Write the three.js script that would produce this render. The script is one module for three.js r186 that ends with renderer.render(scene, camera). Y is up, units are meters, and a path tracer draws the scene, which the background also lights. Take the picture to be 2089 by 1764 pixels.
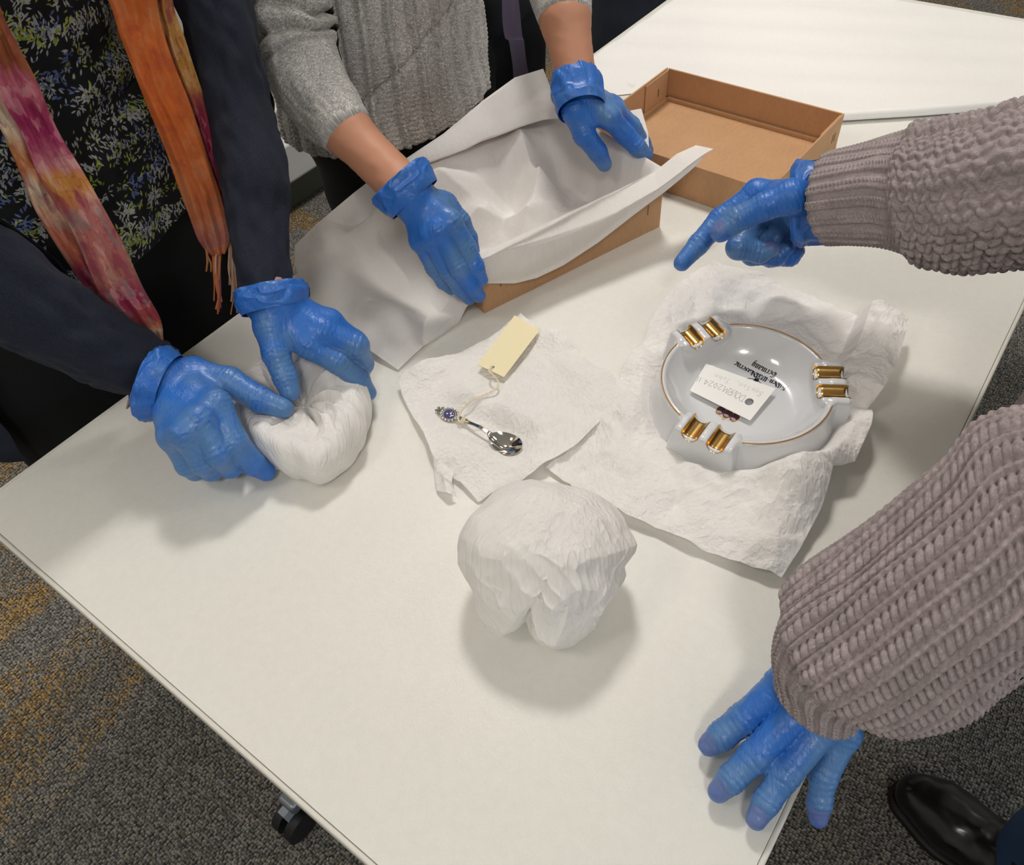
import * as THREE from 'three';
import { RectAreaLightUniformsLib } from 'three/addons/lights/RectAreaLightUniformsLib.js';
import { RoundedBoxGeometry } from 'three/addons/geometries/RoundedBoxGeometry.js';
import { mergeGeometries, mergeVertices } from 'three/addons/utils/BufferGeometryUtils.js';

// ---------------------------------------------------------------- camera, exposure, lights
const TABLE_Y = 0.73, EYE = 0.627;                       // table top above the floor, lens above the table top (metres)
const V3 = (x, y, z) => new THREE.Vector3(x, y, z);
const CAM = V3(0, TABLE_Y + EYE, 0), FOCAL = 1600, CX = 1044.5, CY = 882;   // focal length in pixels of the 2089 x 1764 frame
const CUP = V3(-0.40904, 0.65618, -0.63410).normalize();
const CFWD = V3(-0.42626, -0.75184, -0.50304).normalize();
const CRIGHT = V3().crossVectors(CFWD, CUP).normalize();
CUP.crossVectors(CRIGHT, CFWD).normalize();

const scene = new THREE.Scene();
scene.background = new THREE.Color(0.80, 0.90, 1.0);     // overcast sky outside the window
scene.backgroundIntensity = 2.2;
const camera = new THREE.PerspectiveCamera(THREE.MathUtils.radToDeg(2 * Math.atan(CY / FOCAL)), 2089 / 1764, 0.02, 60);
camera.position.copy(CAM); camera.up.copy(CUP);
camera.lookAt(CAM.clone().add(CFWD));
scene.add(camera);

const renderer = new THREE.WebGLRenderer({ antialias: true });
renderer.toneMapping = THREE.LinearToneMapping;
renderer.toneMappingExposure = 0.60;
renderer.outputColorSpace = THREE.SRGBColorSpace;
renderer.shadowMap.enabled = true;
RectAreaLightUniformsLib.init();

// ceiling panels: [x, z, width, depth, intensity]
const CEILING_Y = 3.0;
const PANELS = [
  [-1.10, -1.56, 0.40, 0.40, 96],
  [0.85, -1.56, 0.50, 0.50, 8],
  [-1.10, 1.00, 0.50, 0.50, 12],
  [0.85, 1.00, 0.40, 0.40, 62],
  [-1.10, -3.90, 0.50, 0.50, 5],
  [0.85, -3.90, 0.50, 0.50, 5],
];

// ---------------------------------------------------------------- helpers
function rng(seed) {
  let s = seed | 0;
  return () => { s = (s + 0x6d2b79f5) | 0; let t = Math.imul(s ^ (s >>> 15), 1 | s); t = (t + Math.imul(t ^ (t >>> 7), 61 | t)) ^ t; return ((t ^ (t >>> 14)) >>> 0) / 4294967296; };
}
const lerp = (a, b, t) => a + (b - a) * t, clamp = (x, a = 0, b = 1) => Math.min(b, Math.max(a, x));
const smooth = (a, b, x) => { const t = clamp((x - a) / (b - a)); return t * t * (3 - 2 * t); };
function hash3(x, y, z) {
  let h = Math.imul(x, 374761393) ^ Math.imul(y, 668265263) ^ Math.imul(z, 2147483647 ^ 0x5bd1e995);
  h = Math.imul(h ^ (h >>> 13), 1274126177); h ^= h >>> 16; h = Math.imul(h, 0x85ebca6b); h ^= h >>> 13;
  return (h >>> 0) / 4294967296;
}
function noise3(x, y, z) {                                // value noise, -1..1
  const ix = Math.floor(x), iy = Math.floor(y), iz = Math.floor(z);
  let fx = x - ix, fy = y - iy, fz = z - iz;
  fx = fx * fx * (3 - 2 * fx); fy = fy * fy * (3 - 2 * fy); fz = fz * fz * (3 - 2 * fz);
  const L = (a, b, t) => a + (b - a) * t, h = hash3;
  return 2 * L(L(L(h(ix, iy, iz), h(ix + 1, iy, iz), fx), L(h(ix, iy + 1, iz), h(ix + 1, iy + 1, iz), fx), fy),
    L(L(h(ix, iy, iz + 1), h(ix + 1, iy, iz + 1), fx), L(h(ix, iy + 1, iz + 1), h(ix + 1, iy + 1, iz + 1), fx), fy), fz) - 1;
}
const fbm = (x, y, z, n = 4) => { let s = 0, a = 0.5, f = 1; for (let i = 0; i < n; i++) { s += a * noise3(x * f, y * f, z * f + i * 17.3); a *= 0.5; f *= 2.03; } return s; };
// straight-edged facets with sharp creases: heights on a warped triangular lattice, joined linearly
function facet(x, y, seed) {
  const wx = x + 0.35 * noise3(x * 0.9, y * 0.9, seed + 3.1), wy = y + 0.35 * noise3(x * 0.9, y * 0.9, seed + 9.7);
  const s = (wx + wy) * 0.3660254, i = Math.floor(wx + s), j = Math.floor(wy + s), u = wx + s - i, v = wy + s - j;
  const h00 = hash3(i, j, seed), h11 = hash3(i + 1, j + 1, seed);
  const r = u > v ? h00 * (1 - u) + hash3(i + 1, j, seed) * (u - v) + h11 * v : h00 * (1 - v) + hash3(i, j + 1, seed) * (v - u) + h11 * u;
  return r * 2 - 1;
}
// crumpled sheet: flat-sided dents that meet in straight creases, in two sizes
function dents(x, y, seed) {
  const ix = Math.floor(x), iy = Math.floor(y); let best = 9;
  for (let j = -1; j <= 1; j++) for (let i = -1; i <= 1; i++) {
    const cx = ix + i, cy = iy + j, dx = x - cx - hash3(cx, cy, seed), dy = y - cy - hash3(cx, cy, seed + 1), a = hash3(cx, cy, seed + 2) * 3.14, c = Math.cos(a), s = Math.sin(a), u = dx * c + dy * s, v = dy * c - dx * s;
    const d = Math.max(Math.abs(u) * 0.75, Math.abs(v), (u + v) * 0.8) + 0.25 * hash3(cx, cy, seed + 3); if (d < best) best = d;
  }
  return best * 2 - 0.9;
}
const crumple = (x, z, seed, size = 0.03) => dents(x / size / 1.5 + 0.12 * noise3(x / size, z / size, seed), z / size / 1.5 + 0.12 * noise3(z / size, x / size, seed + 4), seed) * 0.55 + dents(x / size * 1.7 + 7, z / size * 1.7, seed + 11) * 0.2 + noise3(x / size * 0.7, z / size * 0.7, seed) * 0.35;

// a viewing ray meets the horizontal plane at height h above the table top / a sphere of radius d about the lens
function ray(px, py) {
  return V3().addScaledVector(CRIGHT, (px - CX) / FOCAL).addScaledVector(CUP, -(py - CY) / FOCAL).add(CFWD).normalize();
}
function at(px, py, h = 0) { const r = ray(px, py); return CAM.clone().addScaledVector(r, (TABLE_Y + h - CAM.y) / r.y); }
function far(px, py, d) { return CAM.clone().addScaledVector(ray(px, py), d); }
function project(p) { const v = p.clone().sub(CAM), z = v.dot(CFWD); return [CX + FOCAL * v.dot(CRIGHT) / z, CY - FOCAL * v.dot(CUP) / z]; }

const taken = new Map();
function numbered(name) { const n = taken.get(name) ?? 0; taken.set(name, n + 1); return n ? name + '_' + String(n).padStart(3, '0') : name; }
function tag(o, label, category, group, kind) { const u = o.userData; if (label) u.label = label; if (category) u.category = category; if (group) u.group = group; if (kind) u.kind = kind; return o; }
function shade(o) { o.castShadow = true; o.receiveShadow = true; return o; }
function thing(name, label, category, pos = V3(0, 0, 0)) { const g = new THREE.Group(); g.name = numbered(name); g.position.copy(pos); tag(g, label, category); scene.add(g); return g; }
// geometry given in world coordinates becomes a child of `parent`
function part(name, geo, mat, parent, label) {
  const m = shade(new THREE.Mesh(geo, mat)); m.name = parent ? name : numbered(name);
  if (parent) { parent.updateWorldMatrix(true, false); const inv = parent.matrixWorld.clone().invert(); m.applyMatrix4(inv); parent.add(m); } else scene.add(m);
  if (label) m.userData.label = label;
  return m;
}
function struct(name, geo, mat) { const m = part(name, geo, mat); m.userData.kind = 'structure'; return m; }
function box(w, h, d, x, y, z, r = 0, seg = 2) {
  const g = r ? new RoundedBoxGeometry(w, h, d, seg, r) : new THREE.BoxGeometry(w, h, d); g.translate(x, y, z); return g;
}
const merged = (list) => mergeGeometries(list.map((g) => { g = g.index ? g.toNonIndexed() : g; for (const k of Object.keys(g.attributes)) if (!['position', 'normal', 'uv'].includes(k)) g.deleteAttribute(k); return g; }));

function crom(a, b, c, d, t) { const t2 = t * t, t3 = t2 * t; return 0.5 * (2 * b + (c - a) * t + (2 * a - 5 * b + 4 * c - d) * t2 + (3 * b - a - 3 * c + d) * t3); }
function cromV(P, t) {                                    // Catmull-Rom through points, t 0..1
  const n = P.length - 1, f = clamp(t) * n, i = Math.min(n - 1, Math.floor(f)), u = f - i, g = (k) => P[clamp(k, 0, n)];
  const A = g(i - 1), B = g(i), C = g(i + 1), D = g(i + 2);
  return V3(crom(A.x, B.x, C.x, D.x, u), crom(A.y, B.y, C.y, D.y, u), crom(A.z, B.z, C.z, D.z, u));
}
function grid(nu, nv, fn, closed = false) {               // fn(i/nu, j/nv) -> {p, uv}
  const pos = new Float32Array((nu + 1) * (nv + 1) * 3), uv = new Float32Array((nu + 1) * (nv + 1) * 2), idx = new Uint32Array(nu * nv * 6);
  let k = 0;
  for (let j = 0; j <= nv; j++) for (let i = 0; i <= nu; i++, k++) {
    const r = fn(i / nu, j / nv), p = r.p ?? r;
    pos[k * 3] = p.x; pos[k * 3 + 1] = p.y; pos[k * 3 + 2] = p.z;
    uv[k * 2] = r.uv ? r.uv[0] : i / nu; uv[k * 2 + 1] = r.uv ? r.uv[1] : j / nv;
  }
  k = 0;
  for (let j = 0; j < nv; j++) for (let i = 0; i < nu; i++) {
    const a = j * (nu + 1) + i, b = a + 1, c = a + nu + 1, d = c + 1;
    idx[k++] = a; idx[k++] = c; idx[k++] = b; idx[k++] = b; idx[k++] = c; idx[k++] = d;
  }
  const g = new THREE.BufferGeometry();
  g.setAttribute('position', new THREE.BufferAttribute(pos, 3)); g.setAttribute('uv', new THREE.BufferAttribute(uv, 2)); g.setIndex(new THREE.BufferAttribute(idx, 1));
  g.computeVertexNormals();
  if (closed) {                                           // average normals over the seam u = 0 | u = 1
    const n = g.attributes.normal;
    for (let j = 0; j <= nv; j++) { const a = j * (nu + 1), b = a + nu; const v = V3(n.getX(a) + n.getX(b), n.getY(a) + n.getY(b), n.getZ(a) + n.getZ(b)).normalize(); n.setXYZ(a, v.x, v.y, v.z); n.setXYZ(b, v.x, v.y, v.z); }
  }
  return g;
}
// tube through rings {c, a, b}: centre and two half axes; disp(s = length m, w = metres round, t, ang) pushes out along the ring normal
function meet(px, py, x) { const r = ray(px, py); return CAM.clone().addScaledVector(r, (x - CAM.x) / r.x); }   // ray and the upright plane at x
function loft(rings, nu, nv, disp, power = 1, warp = (u) => u) {
  const C = rings.map((r) => r.c), A = rings.map((r) => r.a), B = rings.map((r) => r.b);
  const rows = []; let len = 0, prev = null;
  for (let j = 0; j <= nv; j++) { const t = j / nv, c = cromV(C, t); if (prev) len += c.distanceTo(prev); prev = c; rows.push({ c, a: cromV(A, t), b: cromV(B, t), s: len }); }
  const round = rings.reduce((m, r) => m + Math.PI * (r.a.length() + r.b.length()), 0) / rings.length;
  return grid(nu, nv, (u0, v) => {
    const u = warp(u0), r = rows[Math.round(v * nv)], ang = u * Math.PI * 2; let ca = Math.cos(ang), sa = Math.sin(ang);
    if (power !== 1) { ca = Math.sign(ca) * Math.abs(ca) ** power; sa = Math.sign(sa) * Math.abs(sa) ** power; }
    const o = r.a.clone().multiplyScalar(ca).addScaledVector(r.b, sa), p = r.c.clone().add(o);
    if (disp) { const la = r.a.length(), lb = r.b.length(), n = r.a.clone().multiplyScalar(ca / (la * la)).addScaledVector(r.b, sa / (lb * lb)).normalize(); p.addScaledVector(n, disp(r.s, u * round, v, ang, p)); }
    return { p, uv: [u * round, r.s] };
  }, true);
}
// rings of a limb seen between two outline pixels L and R at distance d from the lens; `flat` = depth / width
function limb(list) {
  const mid = list.map((q) => (q.w ? V3(...q.w) : far((q.L[0] + q.R[0]) / 2, (q.L[1] + q.R[1]) / 2, q.d))); let last;
  return list.map((q, i) => {
    const c = mid[i], a = q.w ? last.clone().normalize().multiplyScalar(q.r) : far(...q.R, q.d).sub(far(...q.L, q.d)).multiplyScalar(0.5); last = a;
    const t = mid[Math.min(i + 1, mid.length - 1)].clone().sub(mid[Math.max(i - 1, 0)]).normalize();
    if (t.lengthSq() < 0.5) t.copy(mid[Math.min(i + 3, mid.length - 1)]).sub(c).normalize();
    if (q.w) a.addScaledVector(t, -a.dot(t)).normalize().multiplyScalar(q.r);
    const b = V3().crossVectors(t, a).normalize().multiplyScalar(a.length() * (q.flat ?? 1));
    return { c, a, b };
  });
}
function tube(points, r, seg = 8, taper) {                // round cord
  const curve = new THREE.CatmullRomCurve3(points), n = Math.max(12, points.length * 8), g = new THREE.TubeGeometry(curve, n, r, seg, false);
  if (taper) { const p = g.attributes.position; for (let i = 0; i <= n; i++) { const c = curve.getPointAt(i / n), k = taper(i / n); for (let j = 0; j <= seg; j++) { const q = i * (seg + 1) + j; p.setXYZ(q, c.x + (p.getX(q) - c.x) * k, c.y + (p.getY(q) - c.y) * k, c.z + (p.getZ(q) - c.z) * k); } } g.computeVertexNormals(); }
  return g;
}
// naive surface nets: field(x, y, z) < 0 inside
function surface(field, lo, hi, cell) {
  const n = [0, 1, 2].map((k) => Math.ceil((hi.getComponent(k) - lo.getComponent(k)) / cell) + 1), [nx, ny, nz] = n, F = new Float32Array(nx * ny * nz);
  for (let z = 0, k = 0; z < nz; z++) for (let y = 0; y < ny; y++) for (let x = 0; x < nx; x++, k++) F[k] = field(lo.x + x * cell, lo.y + y * cell, lo.z + z * cell);
  const id = new Int32Array(nx * ny * nz).fill(-1), pos = [], idx = [], off = [0, 1, nx, nx + 1, nx * ny, nx * ny + 1, nx * ny + nx, nx * ny + nx + 1];
  const E = [[0, 1], [2, 3], [4, 5], [6, 7], [0, 2], [1, 3], [4, 6], [5, 7], [0, 4], [1, 5], [2, 6], [3, 7]];
  for (let z = 0; z < nz - 1; z++) for (let y = 0; y < ny - 1; y++) for (let x = 0; x < nx - 1; x++) {
    const b = x + nx * (y + ny * z); let m = 0;
    for (let i = 0; i < 8; i++) if (F[b + off[i]] < 0) m |= 1 << i;
    if (m === 0 || m === 255) continue;
    let sx = 0, sy = 0, sz = 0, c = 0;
    for (const [p, q] of E) {
      const fp = F[b + off[p]], fq = F[b + off[q]];
      if ((fp < 0) === (fq < 0)) continue;
      const t = fp / (fp - fq);
      sx += (p & 1) + t * ((q & 1) - (p & 1)); sy += ((p >> 1) & 1) + t * (((q >> 1) & 1) - ((p >> 1) & 1)); sz += ((p >> 2) & 1) + t * (((q >> 2) & 1) - ((p >> 2) & 1)); c++;
    }
    id[b] = pos.length / 3; pos.push(lo.x + (x + sx / c) * cell, lo.y + (y + sy / c) * cell, lo.z + (z + sz / c) * cell);
  }
  const st = [1, nx, nx * ny];
  for (let z = 1; z < nz - 1; z++) for (let y = 1; y < ny - 1; y++) for (let x = 1; x < nx - 1; x++) {
    const b = x + nx * (y + ny * z);
    for (let k = 0; k < 3; k++) {
      const f0 = F[b] < 0, f1 = F[b + st[k]] < 0;
      if (f0 === f1) continue;
      const u = st[(k + 1) % 3], v = st[(k + 2) % 3], a = id[b], bb = id[b - u], c = id[b - u - v], d = id[b - v];
      if (a < 0 || bb < 0 || c < 0 || d < 0) continue;
      if (f0) idx.push(a, bb, c, a, c, d); else idx.push(a, c, bb, a, d, c);
    }
  }
  const g = new THREE.BufferGeometry();
  g.setAttribute('position', new THREE.Float32BufferAttribute(pos, 3)); g.setIndex(idx); g.computeVertexNormals();
  return g;
}
const smin = (a, b, k) => { const h = Math.max(k - Math.abs(a - b), 0) / k; return Math.min(a, b) - h * h * k * 0.25; };
const smax = (a, b, k) => -smin(-a, -b, k);
function capsule(x, y, z, A, B, ra, rb) {                 // distance to a tapered capsule
  const bx = B.x - A.x, by = B.y - A.y, bz = B.z - A.z, px = x - A.x, py = y - A.y, pz = z - A.z;
  const t = clamp((px * bx + py * by + pz * bz) / (bx * bx + by * by + bz * bz + 1e-12)), dx = px - bx * t, dy = py - by * t, dz = pz - bz * t;
  return Math.sqrt(dx * dx + dy * dy + dz * dz) - (ra + (rb - ra) * t);
}
// sheet spanned by four edge lines of points (Coons patch); lift(p, u, v) returns added height
function polyline(P, t) { const n = P.length - 1, f = clamp(t) * n, i = Math.min(n - 1, Math.floor(f)); return P[i].clone().lerp(P[i + 1], f - i); }
function patch(top, right, bottom, left, soft = false) {  // top & bottom run left -> right, left & right run top -> bottom
  const c = soft ? cromV : (P, t) => polyline(P, t), A = top[0], B = top.at(-1), C = bottom[0], D = bottom.at(-1);
  return (u, v) => {
    const p = c(top, u).multiplyScalar(1 - v).addScaledVector(c(bottom, u), v).addScaledVector(c(left, v), 1 - u).addScaledVector(c(right, v), u);
    return p.addScaledVector(A, -(1 - u) * (1 - v)).addScaledVector(B, -u * (1 - v)).addScaledVector(C, -(1 - u) * v).addScaledVector(D, -u * v);
  };
}
function coons(top, right, bottom, left, nu, nv, lift, soft = false) {
  const f = patch(top, right, bottom, left, soft);
  return grid(nu, nv, (u, v) => {
    const p = f(u, v);
    const q = lift ? lift(p, u, v) : 0;
    if (typeof q === 'number') p.y += q; else p.add(q);
    return { p, uv: [p.x, p.z] };
  });
}
const px = (list, h = 0) => list.map((q) => at(q[0], q[1], q[2] ?? h));

function canvasTexture(w, h, draw, srgb = true) {
  const c = document.createElement('canvas'); c.width = w; c.height = h; const g = c.getContext('2d'); draw(g, w, h);
  const t = new THREE.CanvasTexture(c); if (srgb) t.colorSpace = THREE.SRGBColorSpace; t.wrapS = t.wrapT = THREE.RepeatWrapping; return t;
}
function dataTexture(w, h, fn, srgb = true) {             // fn(x, y, out[3]) in 0..255
  const d = new Uint8Array(w * h * 4), o = [0, 0, 0];
  for (let y = 0, k = 0; y < h; y++) for (let x = 0; x < w; x++, k += 4) { fn(x, y, o); d[k] = clamp(o[0], 0, 255); d[k + 1] = clamp(o[1], 0, 255); d[k + 2] = clamp(o[2], 0, 255); d[k + 3] = 255; }
  const t = new THREE.DataTexture(d, w, h); if (srgb) t.colorSpace = THREE.SRGBColorSpace; t.wrapS = t.wrapT = THREE.RepeatWrapping; t.magFilter = THREE.LinearFilter; t.minFilter = THREE.LinearFilter; t.needsUpdate = true; return t;
}
const tiled = (t, m) => { const c = t.clone(); c.repeat.set(1 / m, 1 / m); c.needsUpdate = true; return c; };   // one repeat every m metres of uv
const std = (o) => new THREE.MeshStandardMaterial(o), phys = (o) => new THREE.MeshPhysicalMaterial(o), DS = THREE.DoubleSide;
// ---------------------------------------------------------------- the room
const ROOM = { x0: -1.93, x1: 4.2, z0: -6.2, z1: 3.4 };
{
  const wallPaint = std({ color: 0xece8e0, roughness: 0.85 }), ceilingPaint = std({ color: 0xf0eee8, roughness: 0.9 });
  const W = ROOM.x1 - ROOM.x0, D = ROOM.z1 - ROOM.z0, xm = (ROOM.x0 + ROOM.x1) / 2, zm = (ROOM.z0 + ROOM.z1) / 2, T = 0.12;
  const floor = struct('floor', box(W + 2 * T, 0.1, D + 2 * T, xm, -0.057, zm), std({ color: 0x55524e, roughness: 0.95 }));
  struct('ceiling', box(W + 2 * T, 0.1, D + 2 * T, xm, CEILING_Y + 0.05, zm), ceilingPaint);
  struct('wall_back', box(W + 2 * T, CEILING_Y, T, xm, CEILING_Y / 2, ROOM.z0 - T / 2), wallPaint);
  struct('wall_front', box(W + 2 * T, CEILING_Y, T, xm, CEILING_Y / 2, ROOM.z1 + T / 2), wallPaint);
  // left wall without openings; right wall with a long window that lets cool daylight in
  struct('wall_left', box(T, CEILING_Y, D, ROOM.x0 - T / 2, CEILING_Y / 2, zm), wallPaint);
  const wz0 = -2.6, wz1 = 1.2, wy0 = 0.95, wy1 = 2.2, X = ROOM.x1 + T / 2;
  struct('wall_right', merged([
    box(T, wy0, D, X, wy0 / 2, zm), box(T, CEILING_Y - wy1, D, X, (CEILING_Y + wy1) / 2, zm),
    box(T, wy1 - wy0, wz0 - ROOM.z0, X, (wy0 + wy1) / 2, (wz0 + ROOM.z0) / 2), box(T, wy1 - wy0, ROOM.z1 - wz1, X, (wy0 + wy1) / 2, (wz1 + ROOM.z1) / 2)]), wallPaint);
  const frame = std({ color: 0xd8d8d6, roughness: 0.4 });
  const win = new THREE.Group(); win.name = 'window_1'; win.userData.kind = 'structure'; scene.add(win);
  for (let k = 0; k <= 3; k++) part('window_frame', box(0.06, wy1 - wy0, 0.05, X, (wy0 + wy1) / 2, lerp(wz0 + 0.025, wz1 - 0.025, k / 3)), frame, win);
  for (const y of [wy0 + 0.025, wy1 - 0.025]) part('window_frame', box(0.06, 0.05, wz1 - wz0, X, y, (wz0 + wz1) / 2), frame, win);
  const glass = phys({ color: 0xffffff, roughness: 0, transmission: 1, thickness: 0, ior: 1.45 });
  for (let k = 0; k < 3; k++) part('pane', box(0.006, wy1 - wy0 - 0.1, (wz1 - wz0) / 3 - 0.05, X, (wy0 + wy1) / 2, lerp(wz0, wz1, (k + 0.5) / 3)), glass, win);

  // skirting and the white cable trunking along the left wall
  struct('baseboard_left', box(0.02, 0.10, D, ROOM.x0 + 0.01, 0.05, zm, 0.004), std({ color: 0x5c6056, roughness: 0.6 }));
  const trunk = std({ color: 0xf0f1f2, roughness: 0.2 });
  struct('trim_1', merged([box(0.07, 0.12, D, ROOM.x0 + 0.035, 0.165, zm, 0.012, 3), box(0.012, 0.03, D, ROOM.x0 + 0.006, 0.25, zm)]), trunk);
  struct('trim_2', box(0.04, 0.05, D, ROOM.x0 + 0.02, 0.285, zm, 0.006), std({ color: 0xd9d2c6, roughness: 0.5 }));

  // carpet tiles: loop pile, grey with mustard streaks / plain grey
  const N = 1024, R = rng(41), cells = 256, jit = new Float32Array(cells * cells * 3);
  for (let i = 0; i < jit.length; i++) jit[i] = R();
  const make = (mustard) => {
    const h = new Float32Array(N * N), id = new Int32Array(N * N);
    for (let y = 0; y < N; y++) for (let x = 0; x < N; x++) {
      const gx = x / N * cells, gy = y / N * cells * 0.72, cy = Math.round(cells * 0.72), ix = Math.floor(gx), iy = Math.floor(gy); let best = 9, bi = 0;
      for (let dy = -1; dy <= 1; dy++) for (let dx = -1; dx <= 1; dx++) {
        const cx = (ix + dx + cells) % cells, cyy = (iy + dy + cy) % cy, k = (cyy * cells + cx) * 3, ux = ix + dx + 0.5 + (jit[k] - 0.5) * 0.7 - gx, uy = (iy + dy + 0.5 + (jit[k + 1] - 0.5) * 0.5 - gy), d = ux * ux + uy * uy;
        if (d < best) { best = d; bi = k; }
      }
      h[y * N + x] = clamp(1 - best * 1.9); id[y * N + x] = bi;
    }
    const P = (x, y, f, z) => { const a = x / N * 2 * Math.PI, b = y / N * 2 * Math.PI, k = f / (2 * Math.PI); return fbm(Math.cos(a) * k + 5, Math.sin(a) * k + Math.cos(b) * k * 0.45, Math.sin(b) * k * 0.45 + z, 4); };
    const col = dataTexture(N, N, (x, y, o) => {
      const k = y * N + x, v = jit[id[k] + 2], hh = h[k], band = P(x, y, mustard ? 9 : 5, 3.3);
      const gold = mustard ? smooth(0.02, 0.34, band + (v - 0.5) * 0.6) * (v > 0.30 ? 1 : 0.15) : (v > 0.965 ? 0.35 : 0);
      const g = mustard ? 1 : 0.92, l = (0.30 + 0.75 * hh) * (0.70 + 0.48 * jit[id[k]]);
      o[0] = l * lerp(150 * g, 190, gold); o[1] = l * lerp(146 * g, 152, gold); o[2] = l * lerp(138 * g, 92, gold);
    });
    const bump = dataTexture(N, N, (x, y, o) => { o[0] = o[1] = o[2] = 255 * Math.sqrt(h[y * N + x]); }, false);
    return std({ map: tiled(col, 0.95), bumpMap: tiled(bump, 0.95), bumpScale: 0.004, roughness: 1 });
  };
  const mats = { mustard: make(true), grey: make(false) };
  const rt = rng(7), S = 0.5;
  for (let i = -4; i < 9; i++) for (let j = -13; j < 7; j++) {
    const x = ROOM.x0 + 0.25 + (i + 4) * S, z = 0.02 + j * S; if (x - S / 2 < ROOM.x0 - 0.01 || x + S / 2 > ROOM.x1 || z - S / 2 < ROOM.z0 || z + S / 2 > ROOM.z1) continue;
    const g = box(S - 0.0008, 0.007, S - 0.0008, x, -0.0035, z), uv = g.attributes.uv, p = g.attributes.position, ox = rt() * 3, oz = rt() * 3, turn = j & 1;
    for (let k = 0; k < uv.count; k++) { const a = p.getX(k) + ox, b = p.getZ(k) + oz; uv.setXY(k, turn ? b : a, turn ? a : b); }
    part('carpet_tile', g, (i <= -3 || (j < -4)) ? mats.mustard : mats.grey, floor);
  }

  // ceiling light panels: a frame, a glowing diffuser and the lamp behind it
  PANELS.forEach(([x, z, w, d, I], k) => {
    const where = ['above the left side of the table', 'above the right side of the table', 'left of the photographer', 'right of the photographer', 'farthest back on the left', 'farthest back on the right'][k];
    const t = thing('ceiling_light', 'square white recessed ceiling light panel ' + where, 'light', V3(x, CEILING_Y, z));
    for (const [a, b, c, e] of [[w + 0.04, 0.02, 0, d / 2 + 0.01], [w + 0.04, 0.02, 0, -d / 2 - 0.01]]) part('frame', box(a, 0.014, b, x + c, CEILING_Y - 0.007, z + e), frame, t);
    for (const s of [-1, 1]) part('frame', box(0.02, 0.014, d, x + s * (w / 2 + 0.01), CEILING_Y - 0.007, z), frame, t);
    part('diffuser', box(w, 0.006, d, x, CEILING_Y - 0.004, z), std({ color: 0xffffff, emissive: 0xfff2e0, emissiveIntensity: Math.min(I, 14) * 0.9, roughness: 0.6 }), t);
    const L = new THREE.RectAreaLight(new THREE.Color(1.0, 0.97, 0.94), I, w, d); L.name = 'lamp'; L.position.set(0, -0.016, 0); L.rotation.x = -Math.PI / 2; t.add(L);
  });
  // daylight that comes in through the window
  const day = new THREE.RectAreaLight(new THREE.Color(0.72, 0.88, 1.0), 3.0, 3.7, 1.2); day.name = 'daylight'; day.position.set(ROOM.x1 - 0.03, 1.575, -0.7); day.lookAt(0, 1.575, -0.7); scene.add(day);
}

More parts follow.
